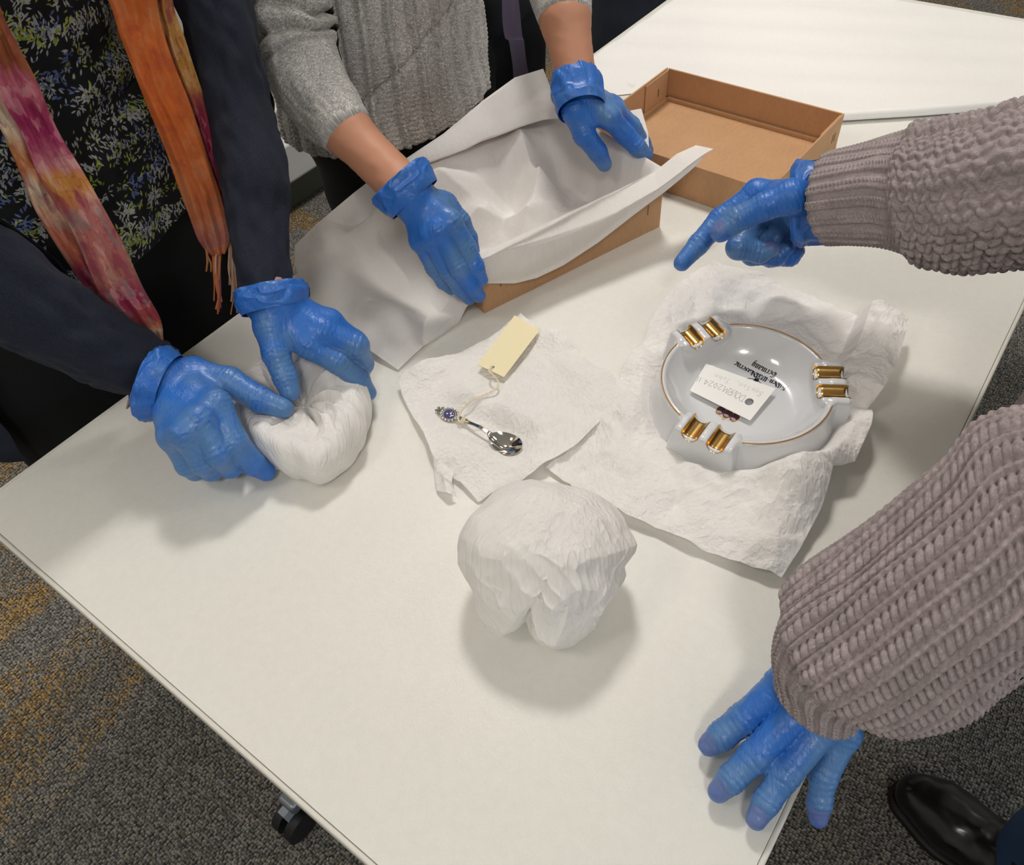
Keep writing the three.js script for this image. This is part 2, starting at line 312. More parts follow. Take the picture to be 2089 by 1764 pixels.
// ---------------------------------------------------------------- the table
const TX0 = -0.7676, TX1 = 0.033, TZ0 = -1.7105, TZ1 = -0.0255;
{
  const t = thing('folding_table', 'long white laminate table that everything in the photo is laid out on', 'table', V3((TX0 + TX1) / 2, 0, (TZ0 + TZ1) / 2));
  const speck = dataTexture(512, 512, (x, y, o) => { const v = hash3(x, y, 5) - 0.5, w = noise3(x / 9, y / 9, 2); o[0] = 231 + v * 5 + w * 1.5; o[1] = 229 + v * 5 + w * 1.5; o[2] = 221 + v * 5 + w * 1.5; });
  const grain = dataTexture(512, 512, (x, y, o) => { o[0] = o[1] = o[2] = 128 + 110 * (hash3(x >> 1, y >> 1, 9) - 0.5) + 60 * noise3(x / 5, y / 5, 4); }, false);
  const top = std({ map: tiled(speck, 0.3), bumpMap: tiled(grain, 0.25), bumpScale: 0.00010, roughness: 0.42 }), edge = std({ color: 0xdfdcd2, roughness: 0.4 });
  const B = 0.0045, H = 0.025, xm = (TX0 + TX1) / 2, zm = (TZ0 + TZ1) / 2, g = box(TX1 - TX0 - 2 * B - 0.0004, H, TZ1 - TZ0 - 2 * B - 0.0004, xm, TABLE_Y - H / 2, zm, 0.0006, 1);
  const uv = g.attributes.uv, p = g.attributes.position; for (let k = 0; k < uv.count; k++) uv.setXY(k, p.getX(k), p.getZ(k));
  part('tabletop', g, top, t);
  for (const s of [0, 1]) part('edge_band', box(B, H, TZ1 - TZ0, s ? TX1 - B / 2 : TX0 + B / 2, TABLE_Y - H / 2, zm, 0.0021, 3), edge, t);
  for (const s of [0, 1]) part('edge_band', box(TX1 - TX0 - 2 * B, H, B, xm, TABLE_Y - H / 2, s ? TZ1 - B / 2 : TZ0 + B / 2, 0.0021, 3), edge, t);
  const metal = std({ color: 0x8d9299, roughness: 0.35, metalness: 0.7 }), black = std({ color: 0x17181b, roughness: 0.5 });
  part('frame', merged([box(0.04, 0.03, 1.3, -0.6, TABLE_Y - 0.045, zm), box(0.04, 0.03, 1.3, -0.13, TABLE_Y - 0.045, zm)]), metal, t);
  for (const z of [-0.036, TZ0 + 0.22]) {
    part('leg', box(0.07, 0.64, 0.035, -0.367, 0.38, z > -1 ? z - 0.09 : z + 0.02, 0.01), metal, t);
    const zf = z > -1 ? z - 0.09 : z + 0.02;
    part('foot', merged([box(0.46, 0.035, 0.05, -0.367, 0.085, zf, 0.012), ...[-0.562, -0.172].map((x) => box(0.035, 0.03, Math.abs(zf - z) + 0.02, x, 0.088, (z + zf) / 2 - 0.01 * Math.sign(z - zf), 0.008))]), metal, t);
    for (const x of [-0.562, -0.172]) {
      const c = part('caster', merged([-1, 1].map((s) => { const w = new THREE.CylinderGeometry(0.03, 0.03, 0.016, 28); w.rotateZ(Math.PI / 2); w.translate(x + s * 0.014, 0.03, z); return w; })), black, t, 'black twin wheel caster');
      const f = new THREE.CylinderGeometry(0.034, 0.034, 0.014, 24, 1, true, 0, Math.PI); f.rotateZ(Math.PI / 2); f.rotateX(-Math.PI / 2); f.translate(x, 0.032, z);
      part('fender', merged([f, box(0.014, 0.03, 0.022, x, 0.07, z)]), std({ color: 0x9aa0a8, roughness: 0.4, side: DS }), c);
    }
  }
}
// ---------------------------------------------------------------- cardboard box and its lid
const cardMap = dataTexture(512, 512, (x, y, o) => { const v = hash3(x, y, 3) - 0.5, f = noise3(x / 2.2, y / 14, 6), w = fbm(x / 60, y / 60, 4, 3); const k = 1 + v * 0.05 + f * 0.025 + w * 0.03; o[0] = 196 * k; o[1] = 153 * k; o[2] = 112 * k; });
const cardboard = std({ map: tiled(cardMap, 0.25), roughness: 0.8 }), cardEdge = std({ color: 0xb98d62, roughness: 0.9 }), staple = std({ color: 0x6f5f48, roughness: 0.45, metalness: 0.6 });
function cardPanel(w, h, d) { const g = new RoundedBoxGeometry(w, h, d, 2, 0.0009), p = g.attributes.position, n = g.attributes.normal, uv = g.attributes.uv; for (let k = 0; k < uv.count; k++) { const ax = Math.abs(n.getX(k)), ay = Math.abs(n.getY(k)); if (ay > 0.7) uv.setXY(k, p.getX(k), p.getZ(k)); else if (ax > 0.7) uv.setXY(k, p.getZ(k), p.getY(k)); else uv.setXY(k, p.getX(k), p.getY(k)); } return g; }
function tray(t, L, W, H, T, M, slots) {                  // local: x along the length, z along the depth, base at y = 0
  const put = (name, w, h, d, x, y, z, mat = cardboard, label) => { const g = cardPanel(w, h, d); g.translate(x, y, z); g.applyMatrix4(M); return part(name, g, mat, t, label); };
  put('base_panel', L - 0.001, T, W - 0.001, 0, T / 2, 0);
  put('front_panel', L, H, T, 0, H / 2, W / 2 - T / 2); put('back_panel', L - 2 * T, H - 0.001, T, 0, H / 2, -W / 2 + T / 2);
  for (const s of [-1, 1]) put('side_panel', T, H + (slots ? 0.002 : 0), W - 2 * T - 0.0006, s * (L / 2 - T / 2), H / 2, 0);
  if (slots) {
    for (const s of [-1, 1]) for (const e of [-1, 1]) put('corner_flap', T * 0.8, H - 0.002, 0.066, s * (L / 2 - T * 1.5), H / 2, e * (W / 2 - T - 0.036));
    put('fold_strip', L - 3 * T, 0.006, 0.006, 0, T + 0.003, -W / 2 + T + 0.004); for (const s of [-1, 1]) put('fold_strip', 0.006, 0.006, W - 3 * T, s * (L / 2 - T - 0.004), T + 0.003, 0);
    for (const z of [-0.094, -0.087]) { const g = box(0.0008, 0.013, 0.0008, L / 2 + 0.0003, H * 0.52, z); g.applyMatrix4(M); part('staple', g, staple, t); }
    { const g = box(0.0008, 0.012, 0.0008, -L / 2 + 2 * T + 0.0004, H * 0.5, -W / 2 + 0.035); g.applyMatrix4(M); part('staple', g, staple, t); }
  } else for (const x of [-L / 2 + 0.027, L / 2 - 0.024]) { const g = box(0.0010, 0.014, 0.0008, x, H * 0.42, W / 2 + 0.0003); g.applyMatrix4(M); part('staple', g, staple, t); }
}
const BOX = { L: 0.285, W: 0.23, H: 0.085, a: at(988, 640), b: at(1346, 462) };
BOX.dir = BOX.b.clone().sub(BOX.a).normalize(); BOX.back = V3(BOX.dir.z, 0, -BOX.dir.x);
BOX.mid = BOX.a.clone().add(BOX.b).multiplyScalar(0.5).addScaledVector(BOX.back, BOX.W / 2);
BOX.p = (x, y, z) => BOX.a.clone().addScaledVector(BOX.dir, x).addScaledVector(BOX.back, z).add(V3(0, y, 0));   // x from the left front corner, z towards the back
{
  const t = thing('cardboard_box', 'brown cardboard box lined with white tissue, held by the person in the grey ribbed sweater', 'box', BOX.mid);
  tray(t, BOX.L, BOX.W, BOX.H, 0.003, new THREE.Matrix4().makeBasis(BOX.dir, V3(0, 1, 0), BOX.back.clone().negate()).setPosition(BOX.mid));
  const l = thing('box_lid', 'shallow brown cardboard box lid lying open side up behind the lined box', 'lid', V3(-0.4305, TABLE_Y, -1.022));
  tray(l, 0.292, 0.236, 0.052, 0.003, new THREE.Matrix4().makeRotationY(-0.04).setPosition(-0.4305, TABLE_Y + 0.0003, -1.022), true);
}

// ---------------------------------------------------------------- tissue papers
const paperBump = dataTexture(512, 512, (x, y, o) => { const k = 2 * Math.PI / 512, a = Math.cos(x * k) * 9, b = Math.sin(x * k) * 9, c = Math.cos(y * k) * 9, d = Math.sin(y * k) * 9; const r = 1 - Math.abs(fbm(a + c * 0.7, b + d * 0.7, c - a * 0.3 + 9, 4)) * 2.2; o[0] = o[1] = o[2] = 255 * clamp(0.15 + 0.8 * r * r) ; }, false);
const fibre = dataTexture(256, 256, (x, y, o) => { const v = 1 + (hash3(x, y, 2) - 0.5) * 0.018 + noise3(x / 3, y / 11, 7) * 0.008; o[0] = 248 * v; o[1] = 245 * v; o[2] = 241 * v; });
const tissue = phys({ map: tiled(fibre, 0.08), bumpMap: tiled(paperBump, 0.30), bumpScale: 0.0009, roughness: 0.85, side: DS, transmission: 0.14, thickness: 0 });
const tissueSmooth = phys({ map: tiled(fibre, 0.08), bumpMap: tiled(paperBump, 0.4), bumpScale: 0.00025, roughness: 0.85, side: DS, transmission: 0.25, thickness: 0 });
const bumps = (list) => { const B = list.map(([x, y, h, r, k = 1, turn = 0]) => { const p = at(x, y); return [p.x, p.z, h, r, k, Math.cos(turn), Math.sin(turn)]; }); return (p) => { let s = 0; for (const [x, z, h, r, k, c, n] of B) { const dx = p.x - x, dz = p.z - z, a = (dx * c + dz * n) / k, b = -dx * n + dz * c; s += h * Math.exp(-(a * a + b * b) / (r * r)); } return s; }; };
const keepAbove = (p, y, gap = 0.0006) => Math.max(y, TABLE_Y + gap - p.y);
const edgeFade = (u, v) => smooth(0, 0.06, Math.min(u, v, 1 - u, 1 - v));
{
  // under the souvenir spoon
  const t = thing('tissue_paper', 'small crumpled white tissue sheet spread flat under the souvenir spoon', 'tissue paper', at(1040, 840));
  const SP = [at(905, 840), at(1045, 908)], segDist = (p, [a, b]) => { const dx = b.x - a.x, dz = b.z - a.z, k = clamp(((p.x - a.x) * dx + (p.z - a.z) * dz) / (dx * dx + dz * dz)); return Math.hypot(p.x - a.x - dx * k, p.z - a.z - dz * k); };
  const lump = bumps([[860, 770, 0.006, 0.02], [1200, 790, 0.010, 0.03], [1120, 880, 0.006, 0.03], [940, 950, 0.006, 0.02], [1150, 700, 0.006, 0.02]]);
  part('sheet', coons(px([[812, 772, 0.010], [860, 752, 0.012], [905, 733, 0.010], [985, 700, 0.006], [1030, 668, 0.004], [1062, 640, 0.008]]), px([[1062, 640, 0.008], [1098, 672, 0.006], [1150, 690, 0.004], [1180, 722, 0.006], [1232, 758, 0.004], [1262, 775, 0.008], [1292, 812, 0.012]]),
    px([[975, 1020, 0.006], [1040, 985, 0.010], [1110, 945, 0.014], [1180, 902, 0.016], [1240, 850, 0.014], [1292, 812, 0.012]]), px([[812, 772, 0.010], [822, 812, 0.004], [842, 850, 0.008], [866, 890, 0.005], [882, 930, 0.010], [905, 962, 0.006], [940, 985, 0.005], [975, 1020, 0.006]]), 190, 170,
  (p, u, v) => lerp(TABLE_Y + 0.0015 - p.y, keepAbove(p, (crumple(p.x, p.z, 11, 0.042) * 0.0105 + crumple(p.x + p.z * 0.4, (p.z - p.x * 0.6) * 0.5, 12, 0.022) * 0.0046 + lump(p) + 0.001)), smooth(0.006, 0.032, segDist(p, SP)))), tissue, t);
  part('torn_flap', coons(px([[884, 925, 0.012], [905, 945, 0.014], [925, 962, 0.010]]), px([[925, 962, 0.010], [922, 985, 0.016], [932, 1016, 0.004]]), px([[891, 998, 0.006], [912, 1004, 0.012], [932, 1016, 0.004]]), px([[884, 925, 0.012], [886, 960, 0.006], [891, 998, 0.006]]), 30, 40,
    (p) => keepAbove(p, crumple(p.x, p.z, 21, 0.012) * 0.005)), tissue, t);
  // under the ashtray
  const q = thing('tissue_paper', 'large crumpled white tissue sheet under the porcelain ashtray with curled up edges', 'tissue paper', at(1500, 830));
  const l2 = bumps([[1592, 1005, 0.030, 0.036, 1.5, 0.3], [1650, 1000, 0.014, 0.02], [1430, 1010, 0.006, 0.03], [1290, 960, 0.006, 0.02], [1330, 690, 0.010, 0.022], [1300, 760, 0.012, 0.02], [1270, 860, 0.008, 0.02], [1480, 590, 0.008, 0.03], [1600, 640, 0.006, 0.03], [1780, 665, 0.012, 0.022], [1800, 720, 0.010, 0.02], [1765, 890, 0.018, 0.016], [1700, 965, 0.012, 0.016], [1560, 1120, 0.004, 0.03]]);
  const ax = -0.170, az = -0.577;
  part('sheet', coons(px([[1378, 585, 0.002], [1410, 560, 0.006], [1455, 534, 0.004], [1560, 566, 0.004], [1650, 610, 0.006], [1745, 655, 0.010], [1775, 628, 0.030], [1798, 632, 0.032], [1852, 654, 0.024]]),
    px([[1852, 654, 0.024], [1832, 735, 0.020], [1800, 800, 0.022], [1768, 838, 0.012], [1775, 872, 0.032], [1740, 950, 0.024], [1690, 975, 0.012], [1670, 1050, 0.010], [1630, 1125, 0.008], [1592, 1184, 0.004]]),
    px([[1112, 956, 0.003], [1190, 1005, 0.006], [1270, 1050, 0.008], [1355, 1082, 0.010], [1440, 1122, 0.010], [1520, 1155, 0.008], [1592, 1184, 0.004]]),
    px([[1378, 585, 0.002], [1338, 640, 0.010], [1312, 700, 0.012], [1268, 765, 0.010], [1246, 845, 0.012], [1185, 905, 0.006], [1112, 956, 0.003]]), 260, 260,
  (p, u, v) => { const k = smooth(0.082, 0.112, Math.hypot(p.x - ax, p.z - az)); return lerp(TABLE_Y + 0.0012 - p.y, keepAbove(p, crumple(p.x, p.z, 31, 0.036) * 0.0105 + crumple(p.x + 3, p.z, 33, 0.018) * 0.0044 + l2(p) + 0.002), k); }), tissue, q);
}
{
  // liner of the box: one big sheet spread over the table end, into the box and over its rim
  const t = thing('tissue_liner', 'smooth white tissue lining the brown box, spread over its rims and the table', 'tissue paper', at(900, 560));
  const B = BOX, H = B.H + 0.0015, L = B.L, W = B.W;
  const rimBack = [0, 0.25, 0.5, 0.75, 1].map((k) => B.p(L * k, H, W - 0.001)), rimFront = [0, 0.25, 0.5, 0.75, 1].map((k) => B.p(L * k, H, 0.001)), rimL = [0, 0.33, 0.67, 1].map((k) => B.p(0.001, H, W * (1 - k))), rimR = [0, 0.33, 0.67, 1].map((k) => B.p(L - 0.001, H, W * (1 - k)));
  // the sheet that lies on the table to the left of the box
  const l1 = bumps([[700, 560, 0.006, 0.03], [760, 650, 0.005, 0.03, 2, 0.8], [840, 610, 0.010, 0.03, 2, 0.8], [700, 500, 0.008, 0.03]]);
  part('spread_sheet', coons(px([[601, 500, 0.014], [640, 462, 0.018], [680, 428, 0.022], [722, 393, 0.03], [775, 352, 0.055]]).concat([B.p(-0.001, H, W + 0.01)]), [B.p(-0.001, H, W + 0.01), ...rimL.map((p) => p.clone().addScaledVector(B.dir, -0.002))].concat([B.p(-0.004, 0.052, -0.004), B.p(-0.012, 0.03, -0.003)]),
    px([[812, 754, 0.003], [850, 718, 0.005], [885, 688, 0.008], [920, 652, 0.014]]).concat([B.p(-0.012, 0.03, -0.003)]), px([[601, 500, 0.014], [600, 540, 0.010], [640, 625, 0.008], [720, 690, 0.007], [770, 725, 0.008], [812, 754, 0.003]]), 130, 130,
  (p, u, v) => keepAbove(p, -0.045 * Math.sin(Math.PI * smooth(0.25, 1, u)) * edgeFade(u, v) ** 0.7 + (crumple(p.x, p.z, 51, 0.09) * 0.006 + fbm(p.x * 30, p.z * 30, 1, 3) * 0.004 + l1(p)) * edgeFade(u, v), p.x < TX0 ? -0.05 : 0.0012)), tissueSmooth, t);
  // inside the box
  const fold = (a, b, h, r) => { const A = B.p(...a), D = B.p(...b), dx = D.x - A.x, dz = D.z - A.z, l = dx * dx + dz * dz; return (p) => { const k = clamp(((p.x - A.x) * dx + (p.z - A.z) * dz) / l), d = Math.hypot(p.x - A.x - dx * k, p.z - A.z - dz * k); return h * Math.max(0, 1 - d / r) ** 1.15; }; };
  const folds = [fold([0.02, 0, 0.165], [0.085, 0, 0.135], 0.016, 0.034), fold([0.085, 0, 0.135], [0.135, 0, 0.095], 0.020, 0.036), fold([0.135, 0, 0.095], [0.185, 0, 0.135], 0.022, 0.036), fold([0.185, 0, 0.135], [0.205, 0, 0.215], 0.034, 0.042), fold([0.05, 0, 0.085], [0.12, 0, 0.075], 0.007, 0.03), fold([0.165, 0, 0.10], [0.235, 0, 0.06], 0.014, 0.036), fold([0.05, 0, 0.05], [0.16, 0, 0.06], 0.005, 0.03), fold([0.07, 0, 0.20], [0.11, 0, 0.15], 0.020, 0.036)];
  const inner = patch(rimBack, rimR, rimFront, rimL), back = patch(px([[772, 354, 0.09], [830, 322, 0.096], [905, 272, 0.108], [985, 205, 0.125], [1050, 158, 0.135], [1108, 140, 0.13]]), [...px([[1108, 140, 0.13], [1124, 180, 0.115], [1146, 238, 0.09]]), rimBack[4]], rimBack, [...px([[772, 354, 0.09]]), rimBack[0]]);
  part('lining', grid(170, 200, (u, w) => {
    if (w < 0.25) { const v = w / 0.25, p = back(u, v); p.y += (crumple(p.x, p.z, 71, 0.06) * 0.003 + fbm(p.x * 25, p.z * 25, 5, 2) * 0.004) * smooth(0, 0.06, Math.min(u, v, 1 - u)) - 0.010 * smooth(0.5, 1, v); return { p, uv: [p.x, p.z] }; }
    const v = (w - 0.25) / 0.75, p = inner(u, v), wall = (d, s) => smooth(0, s, d), k = wall(u * L, 0.030) * wall((1 - u) * L, 0.045) * wall((1 - v) * W, 0.022) * wall(v * W + 0.004, 0.095), s = folds.reduce((m, f) => m + f(p), 0);
    p.y += Math.max(-k * (H - 0.007) - 0.010 * smooth(0.25, 0, v) * (1 - k) + (s + crumple(p.x, p.z, 61, 0.035) * 0.0045 + fbm(p.x * 22, p.z * 22, 2, 2) * 0.004) * smooth(0, 0.16, Math.min(u, v, 1 - u, 1 - v)), -H + 0.006);
    return { p, uv: [p.x, p.z] };
  }), tissueSmooth, t);
  // over the front rim: hangs down outside and ends in a curled horn at the right
  const out = (x, y, z) => B.p(x, y, -z), hang = (a, b, off) => { const r = ray(a, b), o = out(0, 0, off); return CAM.clone().addScaledVector(r, o.clone().sub(CAM).dot(B.back) / r.dot(B.back)); };   // a point on the upright plane off in front of the box
  part('front_flap', coons([...rimFront.slice(0, 4), B.p(L * 0.95, H + 0.002, 0.001), hang(1380, 314, 0.002), hang(1420, 296, 0.006)], [hang(1420, 296, 0.006), hang(1436, 301, 0.016), hang(1434, 318, 0.020)],
    [out(-0.002, 0.050, 0.004), hang(1010, 578, 0.006), hang(1050, 578, 0.010), hang(1095, 567, 0.012), hang(1150, 541, 0.014), hang(1220, 495, 0.016), hang(1290, 441, 0.018), hang(1345, 396, 0.020), hang(1395, 354, 0.022), hang(1434, 318, 0.020)], [rimFront[0], out(-0.003, H - 0.006, 0.003), out(-0.002, 0.050, 0.004)], 150, 60,
  (p, u, v) => { const k = 0.38 + 0.12 * u, f = v < k ? v / k : (1 - v) / (1 - k), g = edgeFade(u, v); return B.back.clone().multiplyScalar(-f * (0.006 + 0.010 * u) - (crumple(p.x * 1.3, p.z * 0.8 + p.y * 1.2, 81, 0.05) * 0.003 + 0.003 * Math.sin(v * 9 + u * 6)) * g).add(V3(0, f * 0.005, 0)); }), tissueSmooth, t);
  part('side_flap', coons(px([[1225, 205, 0.09], [1262, 232, 0.10], [1308, 222, 0.10]]), px([[1308, 222, 0.10], [1322, 270, 0.09], [1326, 320, 0.075]]), [rimR[1].clone().lerp(rimR[0], 0.4), rimR[2], B.p(L + 0.004, 0.07, 0.03)], px([[1225, 205, 0.09]]).concat([rimR[1].clone().lerp(rimR[0], 0.4)]), 30, 24, (p) => crumple(p.x, p.z, 91, 0.03) * 0.002), tissueSmooth, t);
}

// ---------------------------------------------------------------- wrapped bundles
// star-shaped solid seen from the lens: outline radius per clock angle in the picture plane, measured in metres about its centre
function wrapped(centre, outline, depth, fn, seg = 96) {
  const N = outline.length, pol = outline.map(([x, y]) => [Math.atan2(-y, x), Math.hypot(x, y)]).sort((a, b) => a[0] - b[0]);
  const R = (a) => { let i = N - 1; while (i >= 0 && pol[i][0] > a) i--; const p = pol[(i + N) % N], q = pol[(i + 1) % N], a0 = i < 0 ? p[0] - 2 * Math.PI : p[0], a1 = i === N - 1 ? q[0] + 2 * Math.PI : q[0], k = (a - a0) / (a1 - a0); return lerp(p[1], q[1], 0.5 * k + 0.5 * smooth(0, 1, k)); };
  const e1 = CRIGHT, e2 = CUP, e3 = CFWD.clone().negate();
  const g = new THREE.IcosahedronGeometry(1, seg), m = mergeVertices(g.deleteAttribute('uv').deleteAttribute('normal'), 1e-5), P = m.attributes.position, v = V3(), uv = new Float32Array(P.count * 2);
  for (let k = 0; k < P.count; k++) {
    v.fromBufferAttribute(P, k).normalize(); const s = Math.hypot(v.x, v.y), a = Math.atan2(v.y, v.x), r = R(a) * lerp(1, 1, s);
    const p = centre.clone().addScaledVector(e1, v.x * r).addScaledVector(e2, v.y * r).addScaledVector(e3, v.z * depth);
    fn(p, v, a, s); p.y = Math.max(p.y, TABLE_Y + 0.0006);
    P.setXYZ(k, p.x, p.y, p.z); uv[k * 2] = p.x + p.y * 0.5; uv[k * 2 + 1] = p.z + p.y * 0.5;
  }
  m.setAttribute('uv', new THREE.BufferAttribute(uv, 2)); m.computeVertexNormals(); return m;
}
{
  const c = at(1115, 1135, 0.052), d = c.distanceTo(CAM) / FOCAL, t = thing('wrapped_bundle', 'round lump wrapped in crumpled white tissue, alone at the front of the table', 'wrapped object', at(1115, 1135));
  const O = [[933, 1087], [939, 1145], [958, 1208], [971, 1250], [997, 1273], [1021, 1290], [1048, 1279], [1074, 1256], [1095, 1300], [1131, 1318], [1163, 1306], [1189, 1288], [1237, 1229], [1268, 1150], [1297, 1103], [1279, 1066], [1216, 1008], [1163, 985], [1100, 976], [1031, 990], [979, 1029], [947, 1060]].map(([x, y]) => [(x - 1115) * d, (y - 1135) * d]);
  // flat facets from two random polyhedra, and pleats that run together at the lower right
  const rp = rng(9), poly = (n, spread) => { const F = []; for (let i = 0; i < n; i++) { const y = 2 * rp() - 1, a = rp() * 6.283, q = Math.sqrt(1 - y * y); F.push([q * Math.cos(a), y, q * Math.sin(a), 1 + (rp() - 0.5) * spread]); } return (v) => { let m = 9; for (const f of F) { const d = v.x * f[0] + v.y * f[1] + v.z * f[2]; if (d > 0.2) { const r = f[3] / d; if (r < m) m = r; } } return Math.min(m, 1.12); }; };
  const P1 = poly(95, 0.09), P2 = poly(420, 0.05), gx = V3(0.42, -0.62, 0.66).normalize(), g1 = V3(1, 0, 0).addScaledVector(gx, -gx.x).normalize(), g2 = V3().crossVectors(gx, g1);
  part('wrapping', wrapped(c, O, 0.060, (p, v, a, s) => {
    const dist = Math.acos(clamp(v.dot(gx), -1, 1)), ph = Math.atan2(v.dot(g2), v.dot(g1)), ray1 = (1 - Math.abs(noise3(Math.cos(ph) * 4.5 + dist, Math.sin(ph) * 4.5, dist * 1.6))) ** 5 * smooth(1.9, 0.5, dist) * smooth(0.02, 0.25, dist);
    const r = 0.62 * (P1(v) - 1.03) + 0.55 * (P2(v) - 1.01) + 0.028 * ray1 + 0.03 * noise3(v.x * 2, v.y * 2, v.z * 2 + 5), k = r * 0.075;
    p.x += (CRIGHT.x * v.x + CUP.x * v.y - CFWD.x * v.z) * k; p.y += (CRIGHT.y * v.x + CUP.y * v.y - CFWD.y * v.z) * k; p.z += (CRIGHT.z * v.x + CUP.z * v.y - CFWD.z * v.z) * k;
    p.addScaledVector(CFWD, 0.012 * Math.exp(-(((v.x + 0.22) / 0.10) ** 2 + ((v.y + 0.72) / 0.16) ** 2)));
  }), tissue, t);
  const flap = (top, right, bottom, left, seed) => part('loose_corner', coons(px(top), px(right), px(bottom), px(left), 40, 40, (p) => keepAbove(p, crumple(p.x, p.z, seed, 0.016) * 0.006)), tissue, t);
  flap([[962, 1170, 0.070], [1010, 1200, 0.078], [1076, 1222, 0.078]], [[1076, 1222, 0.078], [1074, 1250, 0.060], [1034, 1286, 0.036]], [[992, 1268, 0.030], [1010, 1285, 0.028], [1034, 1286, 0.036]], [[962, 1170, 0.070], [974, 1222, 0.046], [992, 1268, 0.030]], 5);
  flap([[1080, 1212, 0.080], [1120, 1228, 0.078], [1160, 1236, 0.074]], [[1160, 1236, 0.074], [1150, 1280, 0.054], [1132, 1318, 0.034]], [[1096, 1300, 0.040], [1114, 1312, 0.034], [1132, 1318, 0.034]], [[1080, 1212, 0.080], [1086, 1262, 0.056], [1096, 1300, 0.040]], 8);
}
{
  // shallow bundle between the hands: rises from the table to a rounded rim and sinks to gathered folds
  const O = [[752, 858], [748, 800], [720, 762], [668, 735], [610, 730], [548, 742], [505, 790], [487, 850], [510, 905], [552, 945], [600, 968], [655, 978], [700, 950], [738, 905]].map(([x, y]) => at(x, y, 0.022));
  const c = O.reduce((s, p) => s.add(p), V3(0, 0, 0)).multiplyScalar(1 / O.length), t = thing('wrapped_bundle', 'flat round bundle of gathered white tissue held by the person with the scarf', 'wrapped object', c.clone().setY(TABLE_Y));
  const N = O.length, rad = O.map((p) => [Math.atan2(p.z - c.z, p.x - c.x), Math.hypot(p.x - c.x, p.z - c.z)]).sort((a, b) => a[0] - b[0]);
  const R = (a) => { for (let i = 0; i < N; i++) { const [a0, r0] = rad[i], [a1, r1] = rad[(i + 1) % N], w = i === N - 1 ? a1 + 2 * Math.PI : a1, x = a < a0 && i === N - 1 ? a + 2 * Math.PI : a; if (x >= a0 && x <= w) return lerp(r0, r1, smooth(0, 1, (x - a0) / (w - a0))); } return rad[0][1]; };
  const prof = [[0.80, 0], [0.93, 0.006], [1.0, 0.022], [0.985, 0.038], [0.90, 0.049], [0.76, 0.053], [0.58, 0.050], [0.38, 0.044], [0.16, 0.037], [0.0, 0.034]];
  part('wrapping', grid(420, 130, (u, v) => {
    const f = v * (prof.length - 1), i = Math.min(prof.length - 2, Math.floor(f)), w = f - i, g = (k) => prof[clamp(k, 0, prof.length - 1)], r0 = crom(g(i - 1)[0], g(i)[0], g(i + 1)[0], g(i + 2)[0], w), h0 = crom(g(i - 1)[1], g(i)[1], g(i + 1)[1], g(i + 2)[1], w);
    let a = u * 2 * Math.PI - Math.PI; if (a >= rad[N - 1][0]) a = a; const Rr = R(a < rad[0][0] ? a : a), inner = smooth(0.9, 0.3, r0) * (v > 0.4 ? 1 : 0);
    const tw = a + inner * 0.5, pleat = (Math.abs(((tw * 4.5 / Math.PI + 0.5 * noise3(Math.cos(a) * 2, Math.sin(a) * 2, 3)) % 1 + 1) % 1 - 0.5) - 0.25) * 0.028 * inner * smooth(0, 0.2, r0) + (Math.sin(tw * 23) * 0.0012) * inner * smooth(0, 0.3, r0);
    const x = c.x + Math.cos(a) * Rr * r0, z = c.z + Math.sin(a) * Rr * r0, cr = crumple(x + h0 * 0.7, z + h0 * 0.7, 41, 0.05) * 0.006 + crumple(x, z + h0, 43, 0.02) * 0.002;
    return { p: V3(x + Math.cos(a) * cr, Math.max(TABLE_Y + 0.0006, TABLE_Y + h0 * (1 + 0.18 * noise3(Math.cos(a) * 1.7, Math.sin(a) * 1.7, 8)) + (cr + pleat) * smooth(0, 0.02, h0)), z + Math.sin(a) * cr), uv: [x + h0, z + h0] };
  }, true), tissue, t);
}
// strip of white cotton tape under the sheets, and a paper strip by the lid
{
  const t = part('cotton_tape', coons(px([[1100, 938, 0.0012], [1112, 930, 0.0012]]), px([[1112, 930, 0.0012], [1135, 957, 0.0014], [1168, 985, 0.0012]]), px([[1155, 990, 0.0012], [1168, 985, 0.0012]]), px([[1100, 938, 0.0012], [1124, 962, 0.0014], [1155, 990, 0.0012]]), 6, 40), std({ color: 0xe6dfcf, roughness: 0.9, side: DS }));
  tag(t, 'narrow white cotton tape end sticking out between the tissue sheets and the round bundle', 'tape');
  const s = part('paper_strip', coons(px([[1268, 164, 0.002], [1290, 172, 0.003], [1318, 181, 0.002]]), px([[1318, 181, 0.002], [1312, 188, 0.002]]), px([[1268, 171, 0.002], [1288, 180, 0.003], [1312, 188, 0.002]]), px([[1268, 164, 0.002], [1268, 171, 0.002]]), 20, 4), std({ color: 0xf1ece2, roughness: 0.8, side: DS }));
  tag(s, 'thin white paper strip lying beside the left end of the box lid', 'paper');
}
